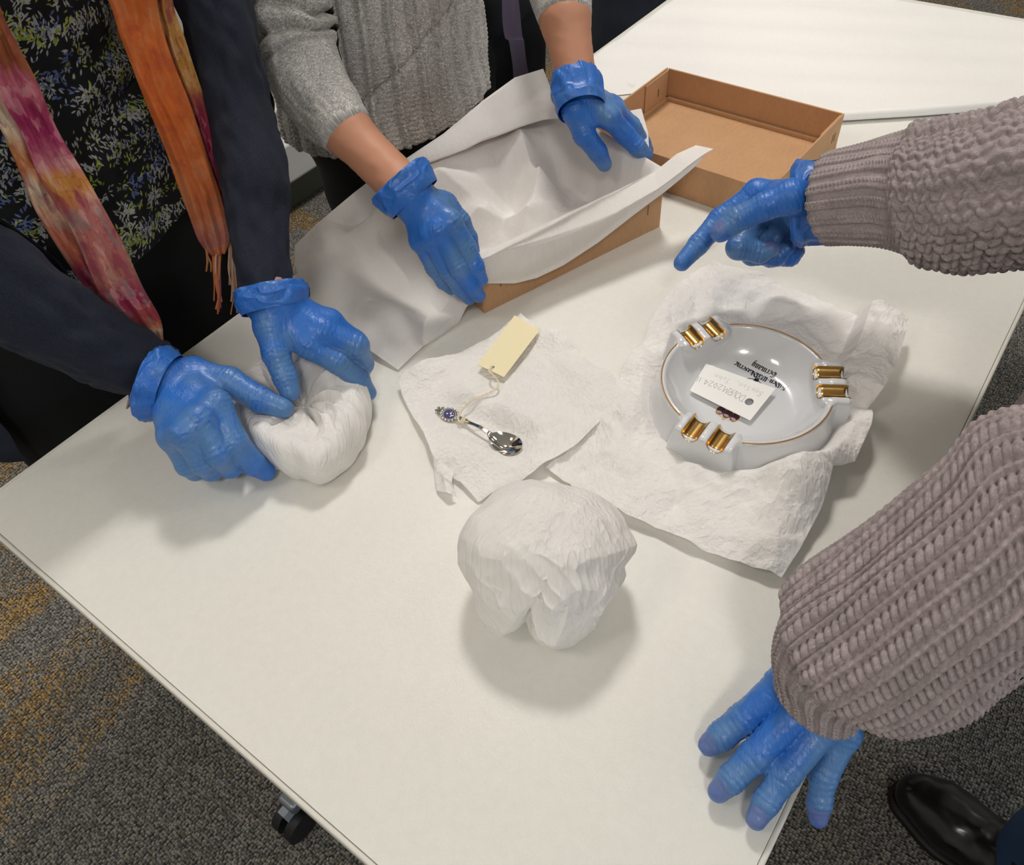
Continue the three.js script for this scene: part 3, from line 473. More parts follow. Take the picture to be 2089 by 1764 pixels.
// big sheet folded back at the far end of the table
{
  const t = thing('paper_sheet', 'big smooth white sheet covering the far table end, its near edge folded over', 'paper', at(1750, 120));
  const E = [V3(-0.76, TABLE_Y + 0.001, -1.02), V3(-0.585, TABLE_Y + 0.001, -1.168), ...[[1690, 252], [1880, 240], [2060, 226], [2200, 214]].map((q) => at(q[0], q[1], 0.002))], Fz = -1.69;
  part('sheet', grid(120, 90, (u, v) => {
    const e = polyline(E, u), b = V3(lerp(-0.75, 0.02, u), 0, Fz), k = v < 0.25 ? v / 0.25 : 1, r = lerp(0.0006, 0.0075, smooth(0.30, 0.42, u)), ang = Math.PI * (1 - k) - Math.PI / 2;
    const fw = V3(b.x - e.x, 0, b.z - e.z).normalize();
    if (v < 0.25) { const ph = k * Math.PI; return { p: e.clone().add(V3(0, r * (1 - Math.cos(ph)), 0)).addScaledVector(fw, r * (1 - Math.sin(ph)) + 0.0), uv: [e.x, v] }; }
    const s = (v - 0.25) / 0.75, p = e.clone().lerp(b, s); p.addScaledVector(fw, r * (1 - s));
    p.y = TABLE_Y + 0.002 + 2 * r * Math.exp(-s * 5) + (fbm(p.x * 9, p.z * 9, 4, 2) * 0.003 + 0.0015 * Math.sin(p.z * 60 + p.x * 22)) * smooth(0, 0.3, s) * smooth(1, 0.8, s); p.y = Math.max(p.y, TABLE_Y + 0.001);
    return { p, uv: [p.x, p.z] };
  }), std({ map: tiled(fibre, 0.08), roughness: 0.6, side: DS }), t);
}
// ---------------------------------------------------------------- porcelain ashtray
{
  const AX = -0.170, AZ = -0.577, Y0 = TABLE_Y + 0.0015, RIM = 0.0875, BASE = 0.0965, HT = 0.044;
  const t = thing('ashtray', 'round white porcelain ashtray with gold cigarette rests and printed lettering', 'ashtray', V3(AX, Y0, AZ));
  const glaze = phys({ color: 0xdcdddf, roughness: 0.22, clearcoat: 1, clearcoatRoughness: 0.03 }), gold = phys({ color: 0xd9ae62, roughness: 0.16, metalness: 1 }), goldLine = phys({ color: 0xb5854a, roughness: 0.35, metalness: 0.6 });
  const rests = [90, -30, -150].map((a) => { const r = a * Math.PI / 180; return { d: [Math.cos(r), Math.sin(r)], n: [-Math.sin(r), Math.cos(r)] }; });
  const GO = [-0.0132, 0.0132], GR = 0.0094, GY = HT + 0.0046;
  const bowlY = (r) => 0.012 + 0.030 * Math.max(0, (r - 0.045) / 0.036) ** 2.2;
  const field = (x, y, z) => {                            // local coordinates
    const r = Math.hypot(x, z), outR = lerp(BASE, RIM, smooth(0, HT, y));
    let d = Math.max((r - outR) * 0.97, y - HT, -y);
    d = smax(smax((r - outR) * 0.97, y - HT, 0.005), -y, 0.002);
    for (const { d: e, n } of rests) {
      const a = x * e[0] + z * e[1], b = Math.abs(x * n[0] + z * n[1]), k = clamp(y / HT), wide = lerp(0.038, 0.0305, k), o = lerp(0.1005, 0.0985, k);
      const q = smax(smax(b - wide, a - o, 0.004), smax(0.069 - a, y - (HT + 0.0026), 0.006), 0.005);
      d = smin(d, q, 0.005);
    }
    const floorY = bowlY(r);                     // bowl: flat middle, rounded side
    const bowl = Math.max(-(y - floorY) * 0.8, r - 0.0825);
    let inside = Math.max(-(floorY - y) * -1, 0); inside = r < 0.1 ? (floorY - y) * 0.72 : 1;
    const hole = smax(inside, r - 0.0825, 0.004);
    let cut = hole;
    for (const { d: e, n } of rests) { const a = x * e[0] + z * e[1], b = Math.abs(x * n[0] + z * n[1]); cut = smax(cut, -(smax(b - 0.0305, Math.max(0.0695 - a, y - HT - 0.0026), 0.006)), 0.003); }
    d = smax(d, -cut, 0.003);
    for (const { d: e, n } of rests) for (const g of GO) { const a = x * e[0] + z * e[1], b = x * n[0] + z * n[1] - g; if (a > 0.05) d = smax(d, -(Math.hypot(b, y - GY) - GR), 0.0022); }
    return d;
  };
  const g = surface(field, V3(-0.106, -0.003, -0.106), V3(0.106, 0.054, 0.106), 0.00115); g.translate(AX, Y0, AZ);
  part('porcelain_body', g, glaze, t);
  // gilded troughs of the rests, laid over the glaze
  for (const { d: e, n } of rests) for (const o of GO) {
    const rr = GR - 0.0004;
    part('gold_groove', grid(24, 24, (u, v) => { const end = 0.0008 * 0, a = lerp(0.0685, 0.0992, v), ph = lerp(-1.22, 1.22, u), cap = 1; const b = o + Math.sin(ph) * rr, y = GY - Math.cos(ph) * rr - smooth(0.0955, 0.0992, a) * 0.0030 * Math.cos(ph) - smooth(0.0735, 0.0685, a) * 0.0034 * Math.cos(ph); return V3(AX + e[0] * a + n[0] * b, Y0 + y, AZ + e[1] * a + n[1] * b); }), new THREE.MeshPhysicalMaterial({ color: 0xd9b06a, roughness: 0.24, metalness: 1, side: DS }), t, 'gilded trough');
  }
  for (const a0 of [90, -30, -150]) {
    const w = 20.5, s = (a0 + w) * Math.PI / 180, e = (a0 + 120 - w) * Math.PI / 180, pts = []; for (let k = 0; k <= 40; k++) { const a = lerp(s, e, k / 40); pts.push(V3(AX + Math.cos(a) * (RIM - 0.0021), Y0 + HT - 0.00035, AZ + Math.sin(a) * (RIM - 0.0021))); }
    part('gold_rim_line', tube(pts, 0.0007, 6), goldLine, t);
  }
  // printed lettering: broken-letter strokes of a broad pen, upright to someone on the far side of the table
  const S = 1024, ink = '#141210';
  const nib = (c, pts, w, a = -0.7) => { const dx = Math.cos(a) * w / 2, dy = Math.sin(a) * w / 2; for (let i = 1; i < pts.length; i++) { const [x0, y0] = pts[i - 1], [x1, y1] = pts[i]; c.beginPath(); c.moveTo(x0 - dx, y0 - dy); c.lineTo(x1 - dx, y1 - dy); c.lineTo(x1 + dx, y1 + dy); c.lineTo(x0 + dx, y0 + dy); c.closePath(); c.fill(); c.stroke(); } };
  // letters on a unit grid: x-height 1, ascender 1.6, y downward from the baseline = 0
  const A = {
    H: [1.15, [[0, -1.35], [0.2, -1.55], [0.35, -1.3], [0.3, -0.2], [0.1, 0], [0, -0.15]], [[0.3, -0.75], [0.6, -0.95], [0.85, -0.75], [0.85, -0.1], [0.6, 0.3]], [[0.35, -1.4], [0.8, -1.55]]],
    i: [0.42, [[0.05, -0.9], [0.2, -1], [0.2, -0.15], [0.36, 0]], [[0.18, -1.35], [0.26, -1.3]]],
    l: [0.42, [[0.05, -1.5], [0.2, -1.6], [0.2, -0.15], [0.36, 0]]],
    d: [0.85, [[0.15, -1.5], [0.55, -1.0], [0.68, -0.7], [0.68, -0.25], [0.38, 0], [0.1, -0.22], [0.1, -0.72], [0.38, -0.98], [0.6, -0.85]]],
    e: [0.68, [[0.52, -0.1], [0.32, 0], [0.1, -0.2], [0.1, -0.75], [0.34, -1], [0.52, -0.8], [0.15, -0.48]]],
    n: [0.88, [[0.05, -0.9], [0.2, -1], [0.2, -0.12], [0.32, 0]], [[0.22, -0.8], [0.5, -1], [0.62, -0.85], [0.62, -0.15], [0.8, 0]]],
    '-': [0.55, [[0.08, -0.42], [0.42, -0.55]]],
    W: [1.5, [[0, -1.35], [0.2, -1.55], [0.25, -0.2], [0.5, 0], [0.68, -0.2]], [[0.5, -1.4], [0.68, -1.55], [0.68, -0.2], [0.95, 0], [1.2, -0.25]], [[0.95, -1.4], [1.15, -1.5], [1.25, -0.9], [1.2, -0.2]]],
    a: [0.85, [[0.15, -0.85], [0.4, -1], [0.6, -0.85], [0.6, -0.12], [0.76, 0]], [[0.58, -0.55], [0.2, -0.45], [0.1, -0.2], [0.3, 0], [0.58, -0.2]]],
    k: [0.8, [[0.05, -1.5], [0.2, -1.6], [0.2, -0.12], [0.32, 0]], [[0.22, -0.6], [0.5, -1], [0.62, -0.8], [0.25, -0.52], [0.6, -0.1], [0.72, 0]]],
    s: [0.68, [[0.55, -0.85], [0.32, -1], [0.12, -0.8], [0.5, -0.35], [0.3, 0], [0.08, -0.15]]],
    r: [0.66, [[0.05, -0.9], [0.2, -1], [0.2, -0.12], [0.34, 0]], [[0.22, -0.78], [0.42, -1], [0.56, -0.85]]],
    G: [1.15, [[0.95, -1.35], [0.6, -1.55], [0.15, -1.25], [0.1, -0.3], [0.5, 0], [0.95, -0.2], [0.95, -0.75], [0.55, -0.85]], [[0.45, -1.4], [0.42, -0.3]]],
    m: [1.3, [[0.05, -0.9], [0.2, -1], [0.2, -0.12], [0.32, 0]], [[0.22, -0.8], [0.5, -1], [0.62, -0.85], [0.62, -0.12], [0.72, 0]], [[0.64, -0.8], [0.92, -1], [1.04, -0.85], [1.04, -0.15], [1.22, 0]]],
    y: [0.85, [[0.05, -0.9], [0.2, -1], [0.2, -0.2], [0.42, 0], [0.6, -0.15]], [[0.6, -1], [0.62, -0.1], [0.4, 0.4], [0.15, 0.35]]],
  };
  const word = (c, str, x, y, u) => { let w = 0; for (const ch of str) w += A[ch][0]; x -= w * u / 2; for (const ch of str) { const [adv, ...st] = A[ch]; for (const s of st) nib(c, s.map(([a, b]) => [x + a * u, y + b * u]), u * 0.30); x += adv * u; } };
  const SH = 1536, print = canvasTexture(S, SH, (c) => {
    c.fillStyle = '#ffffff'; c.fillRect(0, 0, S, SH); c.fillStyle = ink; c.strokeStyle = ink; c.lineWidth = 2; c.lineJoin = 'round';
    word(c, 'Hilden-Waldkaserne', 512, 1252, 66); word(c, 'Germany', 528, 1392, 66);
    c.save(); c.translate(0, 512); c.lineWidth = 14; c.beginPath(); c.moveTo(458, 640); c.quadraticCurveTo(490, 668, 512, 640); c.quadraticCurveTo(545, 670, 575, 630); c.stroke(); c.fillRect(480, 520, 70, 110);
    c.beginPath(); c.moveTo(330, 230); c.lineTo(690, 230); c.lineTo(690, 470); c.quadraticCurveTo(660, 560, 510, 600); c.quadraticCurveTo(360, 560, 330, 470); c.closePath(); c.lineWidth = 12; c.stroke(); c.restore();
    c.save(); c.translate(-20, -30);
    c.fillStyle = '#4e2a35'; c.strokeStyle = '#6b4a2a'; c.lineWidth = 9; for (const x of [400, 520, 640]) { c.beginPath(); c.ellipse(x, 240, 62, 96, 0, 0, 7); c.fill(); c.stroke(); }
    c.fillStyle = '#b596a2'; for (const x of [400, 520, 640]) { c.beginPath(); c.ellipse(x, 196, 40, 26, 0, 0, 7); c.fill(); }
    c.fillStyle = '#d8ab3c'; for (let k = 0; k < 26; k++) { const a = Math.PI * (1 + k / 25); c.beginPath(); c.arc(520 + Math.cos(a) * 190, 240 + Math.sin(a) * 110, 8, 0, 7); c.fill(); } for (let k = 0; k < 6; k++) { c.beginPath(); c.arc(520 + Math.cos(k) * 18, 112 + Math.sin(k) * 18, 10, 0, 7); c.fill(); }
    c.restore();
  });
  const alpha = canvasTexture(S, SH, (c) => { c.drawImage(print.image, 0, 0); const d = c.getImageData(0, 0, S, SH); for (let i = 0; i < d.data.length; i += 4) { const m = Math.min(d.data[i], d.data[i + 1], d.data[i + 2]), v = m > 200 ? 0 : 255; d.data[i] = d.data[i + 1] = d.data[i + 2] = v; } c.putImageData(d, 0, 0); }, false);
  // the lettering's lines run along the pixel directions (1600,768) -> (1500,738); its top faces the camera
  const u0 = at(1608, 792, 0.014), u1 = at(1497, 740, 0.014), ex = u1.clone().sub(u0).setY(0).normalize(), ey = V3(ex.z, 0, -ex.x), W = u0.distanceTo(u1) / 0.93;
  const mid = u0.clone().lerp(u1, 0.5), down = V3().crossVectors(V3(0, 1, 0), ex).normalize();
  const pg = grid(70, 105, (u, v) => { const p = mid.clone().addScaledVector(ex, (u - 0.5) * W).addScaledVector(down, -(v - 0.80) * W * 1.5), r = Math.hypot(p.x - AX, p.z - AZ); return { p: p.setY(Y0 + bowlY(r) + 0.0003), uv: [u, 1 - v] }; });
  part('printed_lettering', pg, phys({ map: print, alphaMap: alpha, transparent: true, roughness: 0.25, clearcoat: 1, side: DS }), t, 'black broken lettering with a crest');

  // the handwritten card lying in the bowl
  const k = thing('inventory_card', 'small white card with pencil handwriting and a punched hole lying in the ashtray', 'card', at(1495, 800, 0.015));
  const C = [at(1530, 858, 0.0185), at(1407, 797, 0.0185), at(1440, 742, 0.021), at(1582, 793, 0.021)];  // reading frame: top-left is the lower right in the picture
  const pencil = canvasTexture(1024, 640, (c) => {
    c.fillStyle = '#f7f6f2'; c.fillRect(0, 0, 1024, 640);
    c.strokeStyle = 'rgba(70,70,74,0.75)'; c.lineWidth = 5; c.lineCap = 'round'; c.lineJoin = 'round';
    const w = (x, y, s, list) => list.forEach((st) => { c.beginPath(); st.forEach(([a, b], i) => (i ? c.lineTo(x + a * s, y + b * s) : c.moveTo(x + a * s, y + b * s))); c.stroke(); });
    const L = { D: [[[0, 0], [0.05, 1], [0.5, 0.8], [0.55, 0.35], [0.3, 0.02], [-0.1, 0.05]]], O: [[[0.3, 0.02], [0.05, 0.4], [0.2, 0.95], [0.5, 0.9], [0.6, 0.4], [0.3, 0.02]]], V: [[[0, 0.1], [0.25, 1], [0.5, 0.05]]], R: [[[0.05, 1], [0.05, 0.05], [0.45, 0.1], [0.42, 0.45], [0.08, 0.5], [0.5, 1]]], M: [[[0, 1], [0.1, 0.05], [0.32, 0.7], [0.55, 0.05], [0.65, 1]]], ':': [[[0.1, 0.3], [0.11, 0.33]], [[0.1, 0.8], [0.11, 0.83]]],
      2: [[[0.05, 0.25], [0.25, 0.03], [0.45, 0.25], [0.05, 1], [0.5, 0.97]]], 0: [[[0.25, 0.03], [0.05, 0.5], [0.25, 0.98], [0.48, 0.5], [0.25, 0.03]]], 4: [[[0.35, 1], [0.38, 0.05], [0.02, 0.65], [0.55, 0.65]]], '.': [[[0.1, 0.95], [0.12, 0.97]]], 1: [[[0.15, 0.1], [0.2, 1]]],
      B: [[[0.05, 1], [0.08, 0.05], [0.4, 0.15], [0.1, 0.5], [0.48, 0.7], [0.05, 1]]], e: [[[0.05, 0.7], [0.4, 0.65], [0.25, 0.42], [0.05, 0.7], [0.2, 1], [0.42, 0.92]]], n: [[[0.05, 0.45], [0.06, 1], [0.08, 0.6], [0.3, 0.45], [0.36, 1]]], s: [[[0.4, 0.1], [0.1, 0.25], [0.4, 0.65], [0.05, 0.95]]], o: [[[0.2, 0.5], [0.05, 0.75], [0.2, 1], [0.36, 0.75], [0.2, 0.5]]], ',': [[[0.12, 0.9], [0.04, 1.2]]], J: [[[0.1, 0.08], [0.6, 0.05]], [[0.36, 0.06], [0.34, 0.85], [0.1, 1]]], h: [[[0.05, 0.05], [0.06, 1], [0.1, 0.6], [0.32, 0.5], [0.36, 1]]] };
    let x = 270; for (const ch of 'DOVRM:2024.11') { w(x, 215, 120, L[ch]); x += ch === ':' || ch === '.' || ch === '1' ? 36 : 68; }
    c.strokeStyle = 'rgba(90,90,95,0.36)'; x = 105; for (const ch of 'Benson, John') { if (ch !== ' ') w(x, 400, 110, L[ch]); x += ch === ',' ? 40 : 64; }
  });
  const shape = new THREE.Shape([[0, 0], [1, 0], [1, 1], [0, 1]].map(([a, b]) => new THREE.Vector2(a, b))), hole = new THREE.Path(); hole.absellipse(0.177, 0.582, 0.058, 0.10, 0, Math.PI * 2, true); shape.holes.push(hole);
  const cg = new THREE.ExtrudeGeometry(shape, { depth: 1, bevelEnabled: false, curveSegments: 28 }), cp = cg.attributes.position, cu = cg.attributes.uv;
  for (let i = 0; i < cp.count; i++) { const u = cp.getX(i), v = cp.getY(i), w = cp.getZ(i), q = C[0].clone().multiplyScalar((1 - u) * v).addScaledVector(C[1], u * v).addScaledVector(C[2], u * (1 - v)).addScaledVector(C[3], (1 - u) * (1 - v)); cp.setXYZ(i, q.x, q.y + w * 0.0005, q.z); cu.setXY(i, u, v); }
  cg.computeVertexNormals(); part('card', cg, std({ map: pencil, roughness: 0.85, side: DS }), k);
}
// ---------------------------------------------------------------- people: shared builders
const skinMap = dataTexture(256, 256, (x, y, o) => { const v = noise3(x / 5, y / 5, 1) * 0.5 + (hash3(x, y, 8) - 0.5), w = noise3(x / 40, y / 40, 5); o[0] = 214 + v * 8 + w * 7; o[1] = 160 + v * 9 - w * 4; o[2] = 134 + v * 9 - w * 4; });
const skin = std({ color: 0xc88e70, roughness: 0.55 });
const film = dataTexture(512, 512, (x, y, o) => { const k = 2 * Math.PI / 512, a = Math.cos(x * k), b = Math.sin(x * k), c = Math.cos(y * k), d = Math.sin(y * k), w = fbm(a * 3 + c, b * 3 + d, c * 3 - a, 2), r = (1 - Math.abs(noise3(a * 7 + w * 2 + 5, b * 7 + c * 3, d * 7 + w * 2))) ** 4, q = (1 - Math.abs(noise3(a * 16, b * 16 + c * 9 + w * 3, d * 16 + 9))) ** 5; o[0] = o[1] = o[2] = 255 * clamp(0.65 * r * smooth(-0.3, 0.3, w) + 0.4 * q); }, false);
const gloveMat = phys({ vertexColors: true, roughness: 0.42, clearcoat: 0.18, clearcoatRoughness: 0.25, bumpMap: tiled(film, 0.13), bumpScale: 0.00045, side: DS });
const lin = (r, g, b) => new THREE.Color().setRGB(r / 255, g / 255, b / 255, THREE.SRGBColorSpace);
const BLUE = lin(38, 108, 196), DEEP = lin(28, 86, 178), FLESH = lin(82, 128, 182), NAIL = lin(122, 96, 150);
const joints = (d) => Object.fromEntries(Object.entries(d).map(([k, v]) => [k, k === 'wrist' ? at(v[0], v[1], v[2] / 100) : Array.isArray(v) && Array.isArray(v[0]) ? v.map(([a, b, c]) => at(a, b, c / 100)) : v]));
const FINGERS = ['thumb', 'index', 'middle', 'ring', 'pinky'], RAD = { thumb: [0.0165, 0.0138, 0.0122, 0.0098], index: [0.0135, 0.0126, 0.0112, 0.0090], middle: [0.0135, 0.0127, 0.0112, 0.0090], ring: [0.0130, 0.0120, 0.0106, 0.0086], pinky: [0.0118, 0.0106, 0.0094, 0.0078] };
// a gloved hand: one surface over palm and five fingers
function glove(parent, J, { cuffDir, wr = 0.027, scale = 1, palm = 0.0145, nails = 0, nailed = FINGERS, cell = 0.0019, seed = 1, web = 0.5, backLen = 0.012 }) {
  const bones = [], all = [J.wrist], R = (f, i) => RAD[f][i] * scale;
  const dir = cuffDir.clone().normalize(), back = J.wrist.clone().addScaledVector(dir, backLen);
  for (const f of FINGERS) { const P = J[f]; all.push(...P); for (let i = 0; i < 3; i++) bones.push({ f, A: P[i], B: P[i + 1], a: R(f, i), b: R(f, i + 1) }); }
  const palmB = ['index', 'middle', 'ring', 'pinky'].map((f) => ({ A: J.wrist.clone().lerp(J[f][0], 0.22), B: J[f][0], a: wr * 0.52, b: Math.max(palm * 0.9, R(f, 0) * 0.92) }));
  palmB.push({ A: J.wrist, B: J.thumb[0], a: wr * 0.6, b: R('thumb', 0) }, { A: J.thumb[0], B: J.index[0].clone().lerp(J.wrist, 0.35), a: R('thumb', 0), b: palm }, { A: J.thumb[0].clone().lerp(J.thumb[1], web), B: J.index[0].clone().lerp(J.wrist, 0.12), a: 0.009, b: 0.010 });
  for (const [a, b] of [['index', 'middle'], ['middle', 'ring'], ['ring', 'pinky']]) palmB.push({ A: J[a][0], B: J[b][0], a: palm * 0.95, b: palm * 0.92 });
  palmB.push({ A: J.wrist.clone().lerp(J.middle[0], 0.1), B: back, a: wr * 0.96, b: wr * 1.0 });
  const lo = V3(9, 9, 9), hi = V3(-9, -9, -9); for (const p of [...all, back]) { lo.min(p); hi.max(p); } lo.subScalar(0.036); hi.addScalar(0.036);
  const field = (x, y, z) => {
    let d = 1; for (const b of palmB) d = smin(d, capsule(x, y, z, b.A, b.B, b.a, b.b), 0.007);
    let all = 1; for (let f = 0; f < 5; f++) { let e = 1; for (let i = 0; i < 3; i++) { const b = bones[f * 3 + i]; e = smin(e, capsule(x, y, z, b.A, b.B, b.a, b.b), 0.004); } all = smin(all, e, 0.0012); }
    d = smin(d, all, 0.0045);
    const cut = (x - back.x) * dir.x + (y - back.y) * dir.y + (z - back.z) * dir.z;
    return smax(d, cut, 0.003);
  };
  const g = surface(field, lo, hi, cell), P = g.attributes.position, N = g.attributes.normal, col = new Float32Array(P.count * 3), uv = new Float32Array(P.count * 2), p = V3(), n = V3(), c = new THREE.Color();
  const list = [...bones, ...palmB];
  for (let k = 0; k < P.count; k++) {
    p.fromBufferAttribute(P, k); n.fromBufferAttribute(N, k);
    let best = 9, bi = 0; for (let i = 0; i < list.length; i++) { const d = capsule(p.x, p.y, p.z, list[i].A, list[i].B, list[i].a, list[i].b); if (d < best) { best = d; bi = i; } }
    const b = list[bi], ax = b.B.clone().sub(b.A), L = ax.length() || 1e-6; ax.multiplyScalar(1 / L);
    const s = p.clone().sub(b.A).dot(ax), near = bi < 15 ? Math.max(Math.exp(-((s / 0.011) ** 2)), Math.exp(-(((s - L) / 0.010) ** 2)) * (bi % 3 < 2 ? 1 : 0)) : 0.25;
    const wob = noise3(p.x * 90, p.y * 90, p.z * 90 + seed), rings = Math.max(0, Math.sin(s * 1250 + wob * 2.6)) ** 3;
    const film = Math.max((1 - Math.abs(fbm(p.x * 46 + seed, p.y * 46, p.z * 46, 3) * 1.6)) ** 10, 0.7 * (1 - Math.abs(noise3(p.x * 130, p.y * 130 + seed, p.z * 130))) ** 8) * smooth(-0.2, 0.5, noise3(p.x * 22, p.y * 22, p.z * 22 + seed));
    const sag = noise3(p.x * 28, p.y * 28 + seed, p.z * 28);
    p.addScaledVector(n, -rings * near * 0.00085 + film * 0.0006 + sag * 0.0005);
    const loose = clamp(0.42 + 0.85 * noise3(p.x * 19 + 3, p.y * 19, p.z * 19 + seed) + 0.25 * noise3(p.x * 60, p.y * 60, p.z * 60) + film * 0.2);
    c.copy(FLESH).lerp(BLUE, smooth(0.15, 0.75, loose)).lerp(DEEP, smooth(0.3, 1, film) * 0.35 + rings * near * 0.35);
    if (nails) for (const f of nailed) { const T = J[f][3], D = T.clone().sub(J[f][2]).normalize(), q = T.clone().addScaledVector(D, 0.002).add(V3(0, 0.0075, 0)), dd = p.distanceTo(q); c.lerp(NAIL, (1 - smooth(0.0055, 0.0105, dd + 0.002 * noise3(p.x * 300, p.y * 300, p.z * 300))) * nails); }
    P.setXYZ(k, p.x, p.y, p.z); col[k * 3] = c.r; col[k * 3 + 1] = c.g; col[k * 3 + 2] = c.b; uv[k * 2] = p.x + p.y * 0.75; uv[k * 2 + 1] = p.z + p.y * 0.6;
  }
  g.setAttribute('color', new THREE.BufferAttribute(col, 3)); g.setAttribute('uv', new THREE.BufferAttribute(uv, 2)); g.computeVertexNormals();
  return part('glove', g, gloveMat, parent);
}
// rolled or loose glove opening: rings from the palm side out, [along, radius] pairs
function cuff(gl, C, dir, e, list, flat, seed, amp = 0.0016) {
  const d = dir.clone().normalize(), a = e.clone().addScaledVector(d, -e.dot(d)).normalize(), b = V3().crossVectors(d, a);
  const g = loft(list.map(([s, r]) => ({ c: C.clone().addScaledVector(d, s), a: a.clone().multiplyScalar(r), b: b.clone().multiplyScalar(r * flat) })), 150, 46, (s, w, t, ang, p) => amp * ((1 - Math.abs(noise3(Math.cos(ang) * 2.2 + seed, Math.sin(ang) * 2.2, t * 5))) ** 4 * 1.3 + 1.6 * noise3(Math.cos(ang) * 3.5, Math.sin(ang) * 3.5 + seed, t * 3) + 0.9 * facet(ang * 3.2, t * 5, seed)) * Math.sin(Math.PI * clamp(t * 1.1)) ** 0.5);
  const P = g.attributes.position, col = new Float32Array(P.count * 3), c = new THREE.Color();
  for (let k = 0; k < P.count; k++) { c.copy(BLUE).lerp(FLESH, 0.35 * smooth(0.2, 0.7, noise3(P.getX(k) * 60, P.getY(k) * 60, P.getZ(k) * 60))).lerp(DEEP, 0.3 * smooth(0, 0.6, noise3(P.getX(k) * 110, P.getY(k) * 110, P.getZ(k) * 110 + 5))); col.set([c.r, c.g, c.b], k * 3); }
  g.setAttribute('color', new THREE.BufferAttribute(col, 3));
  return part('cuff', g, gloveMat, gl);
}
// the body under the clothes as one continuous surface
function body(parent, S, mat = skin, cell = 0.011) {
  const B = [], add = (a, b, ra, rb, k = 0.03) => B.push({ a, b, ra, rb, k });
  const hip = S.hip, chest = S.chest, neck = S.neck, head = S.head, side = S.side;   // side: unit vector to the person's left
  const fw = V3().crossVectors(side, V3(0, 1, 0)).normalize(), up = head.clone().sub(neck).normalize();
  for (const s of [-1, 1]) {
    add(hip.clone().addScaledVector(side, s * 0.075), chest.clone().addScaledVector(side, s * 0.085), 0.095, 0.095, 0.08);
    add(chest.clone().addScaledVector(side, s * 0.05), S.sh[s], 0.085, 0.05, 0.05);
    if (S.arm?.[s]) S.arm[s].slice(1).forEach((q, i) => add(S.arm[s][i].p, q.p, S.arm[s][i].r, q.r, 0.012)); else { add(S.sh[s], S.el[s], 0.046, 0.037); add(S.el[s], S.wr[s], 0.037, 0.025, 0.02); }
    if (S.palm?.[s]) add(S.wr[s], S.palm[s], S.wrist?.[s] ?? 0.024, 0.010, 0.01);
    const h = hip.clone().addScaledVector(side, s * (S.hipW ?? 0.085)).add(V3(0, -0.03, 0));
    add(h, S.kn[s], 0.085, 0.055, 0.05); add(S.kn[s], S.an[s], 0.054, 0.036); add(S.an[s], S.an[s].clone().addScaledVector(S.toe?.[s] ?? fw, 0.10).setY(0.036), 0.034, 0.018, 0.02);
  }
  add(chest, neck, 0.07, 0.052, 0.06); add(neck, head.clone().addScaledVector(up, -0.04), 0.05, 0.052, 0.03);
  const faceUp = up, faceFw = fw.clone().addScaledVector(up, -fw.dot(up)).normalize();
  const H = (x, y, z) => V3().copy(head).addScaledVector(side, x).addScaledVector(faceUp, y).addScaledVector(faceFw, z);
  add(H(0, 0.035, -0.015), H(0, 0.03, 0.015), 0.082, 0.076, 0.02); add(H(0, -0.02, 0.03), H(0, -0.075, 0.055), 0.055, 0.03, 0.05); add(H(0, 0.015, 0.085), H(0, -0.025, 0.105), 0.010, 0.014, 0.015);
  add(H(-0.014, -0.055, 0.082), H(0.014, -0.055, 0.082), 0.008, 0.008, 0.008); for (const s of [-1, 1]) { add(H(s * 0.079, 0.02, -0.005), H(s * 0.082, -0.02, 0.0), 0.014, 0.009, 0.008); add(H(s * 0.03, 0.03, 0.078), H(s * 0.031, 0.03, 0.079), 0.0105, 0.0105, 0.004); }
  const lo = V3(9, 9, 9), hi = V3(-9, -9, -9); for (const b of B) for (const q of [b.a, b.b]) { lo.min(q); hi.max(q); } lo.subScalar(0.13); hi.addScalar(0.13);
  const g = surface((x, y, z) => { let d = 1; for (const b of B) d = smin(d, capsule(x, y, z, b.a, b.b, b.ra, b.rb), b.k); return d; }, lo, hi, cell);
  const P = g.attributes.position, uv = new Float32Array(P.count * 2); for (let k = 0; k < P.count; k++) { uv[k * 2] = P.getX(k) + P.getY(k) * 0.3; uv[k * 2 + 1] = P.getZ(k) + P.getY(k) * 0.7; } g.setAttribute('uv', new THREE.BufferAttribute(uv, 2));
  const m = part('body', g, mat, parent);
  const hairF = (x, y, z) => { let d = capsule(x, y, z, H(0, 0.045, -0.025), H(0, 0.03, -0.01), 0.096, 0.092); d = smin(d, capsule(x, y, z, H(0, 0.0, -0.05), H(0, -0.10, -0.055), 0.07, 0.05), 0.04); const q = V3(x, y, z).sub(H(0, -0.01, 0.085)); return smax(d, 0.082 - q.length(), 0.01); };
  const hl = H(0, 0, -0.02).subScalar(0.21), hh = H(0, 0, -0.02).addScalar(0.21);
  part('hair', surface(hairF, hl, hh, 0.009), std({ color: S.hair ?? 0x3a2a20, roughness: 0.6 }), parent);
  return m;
}
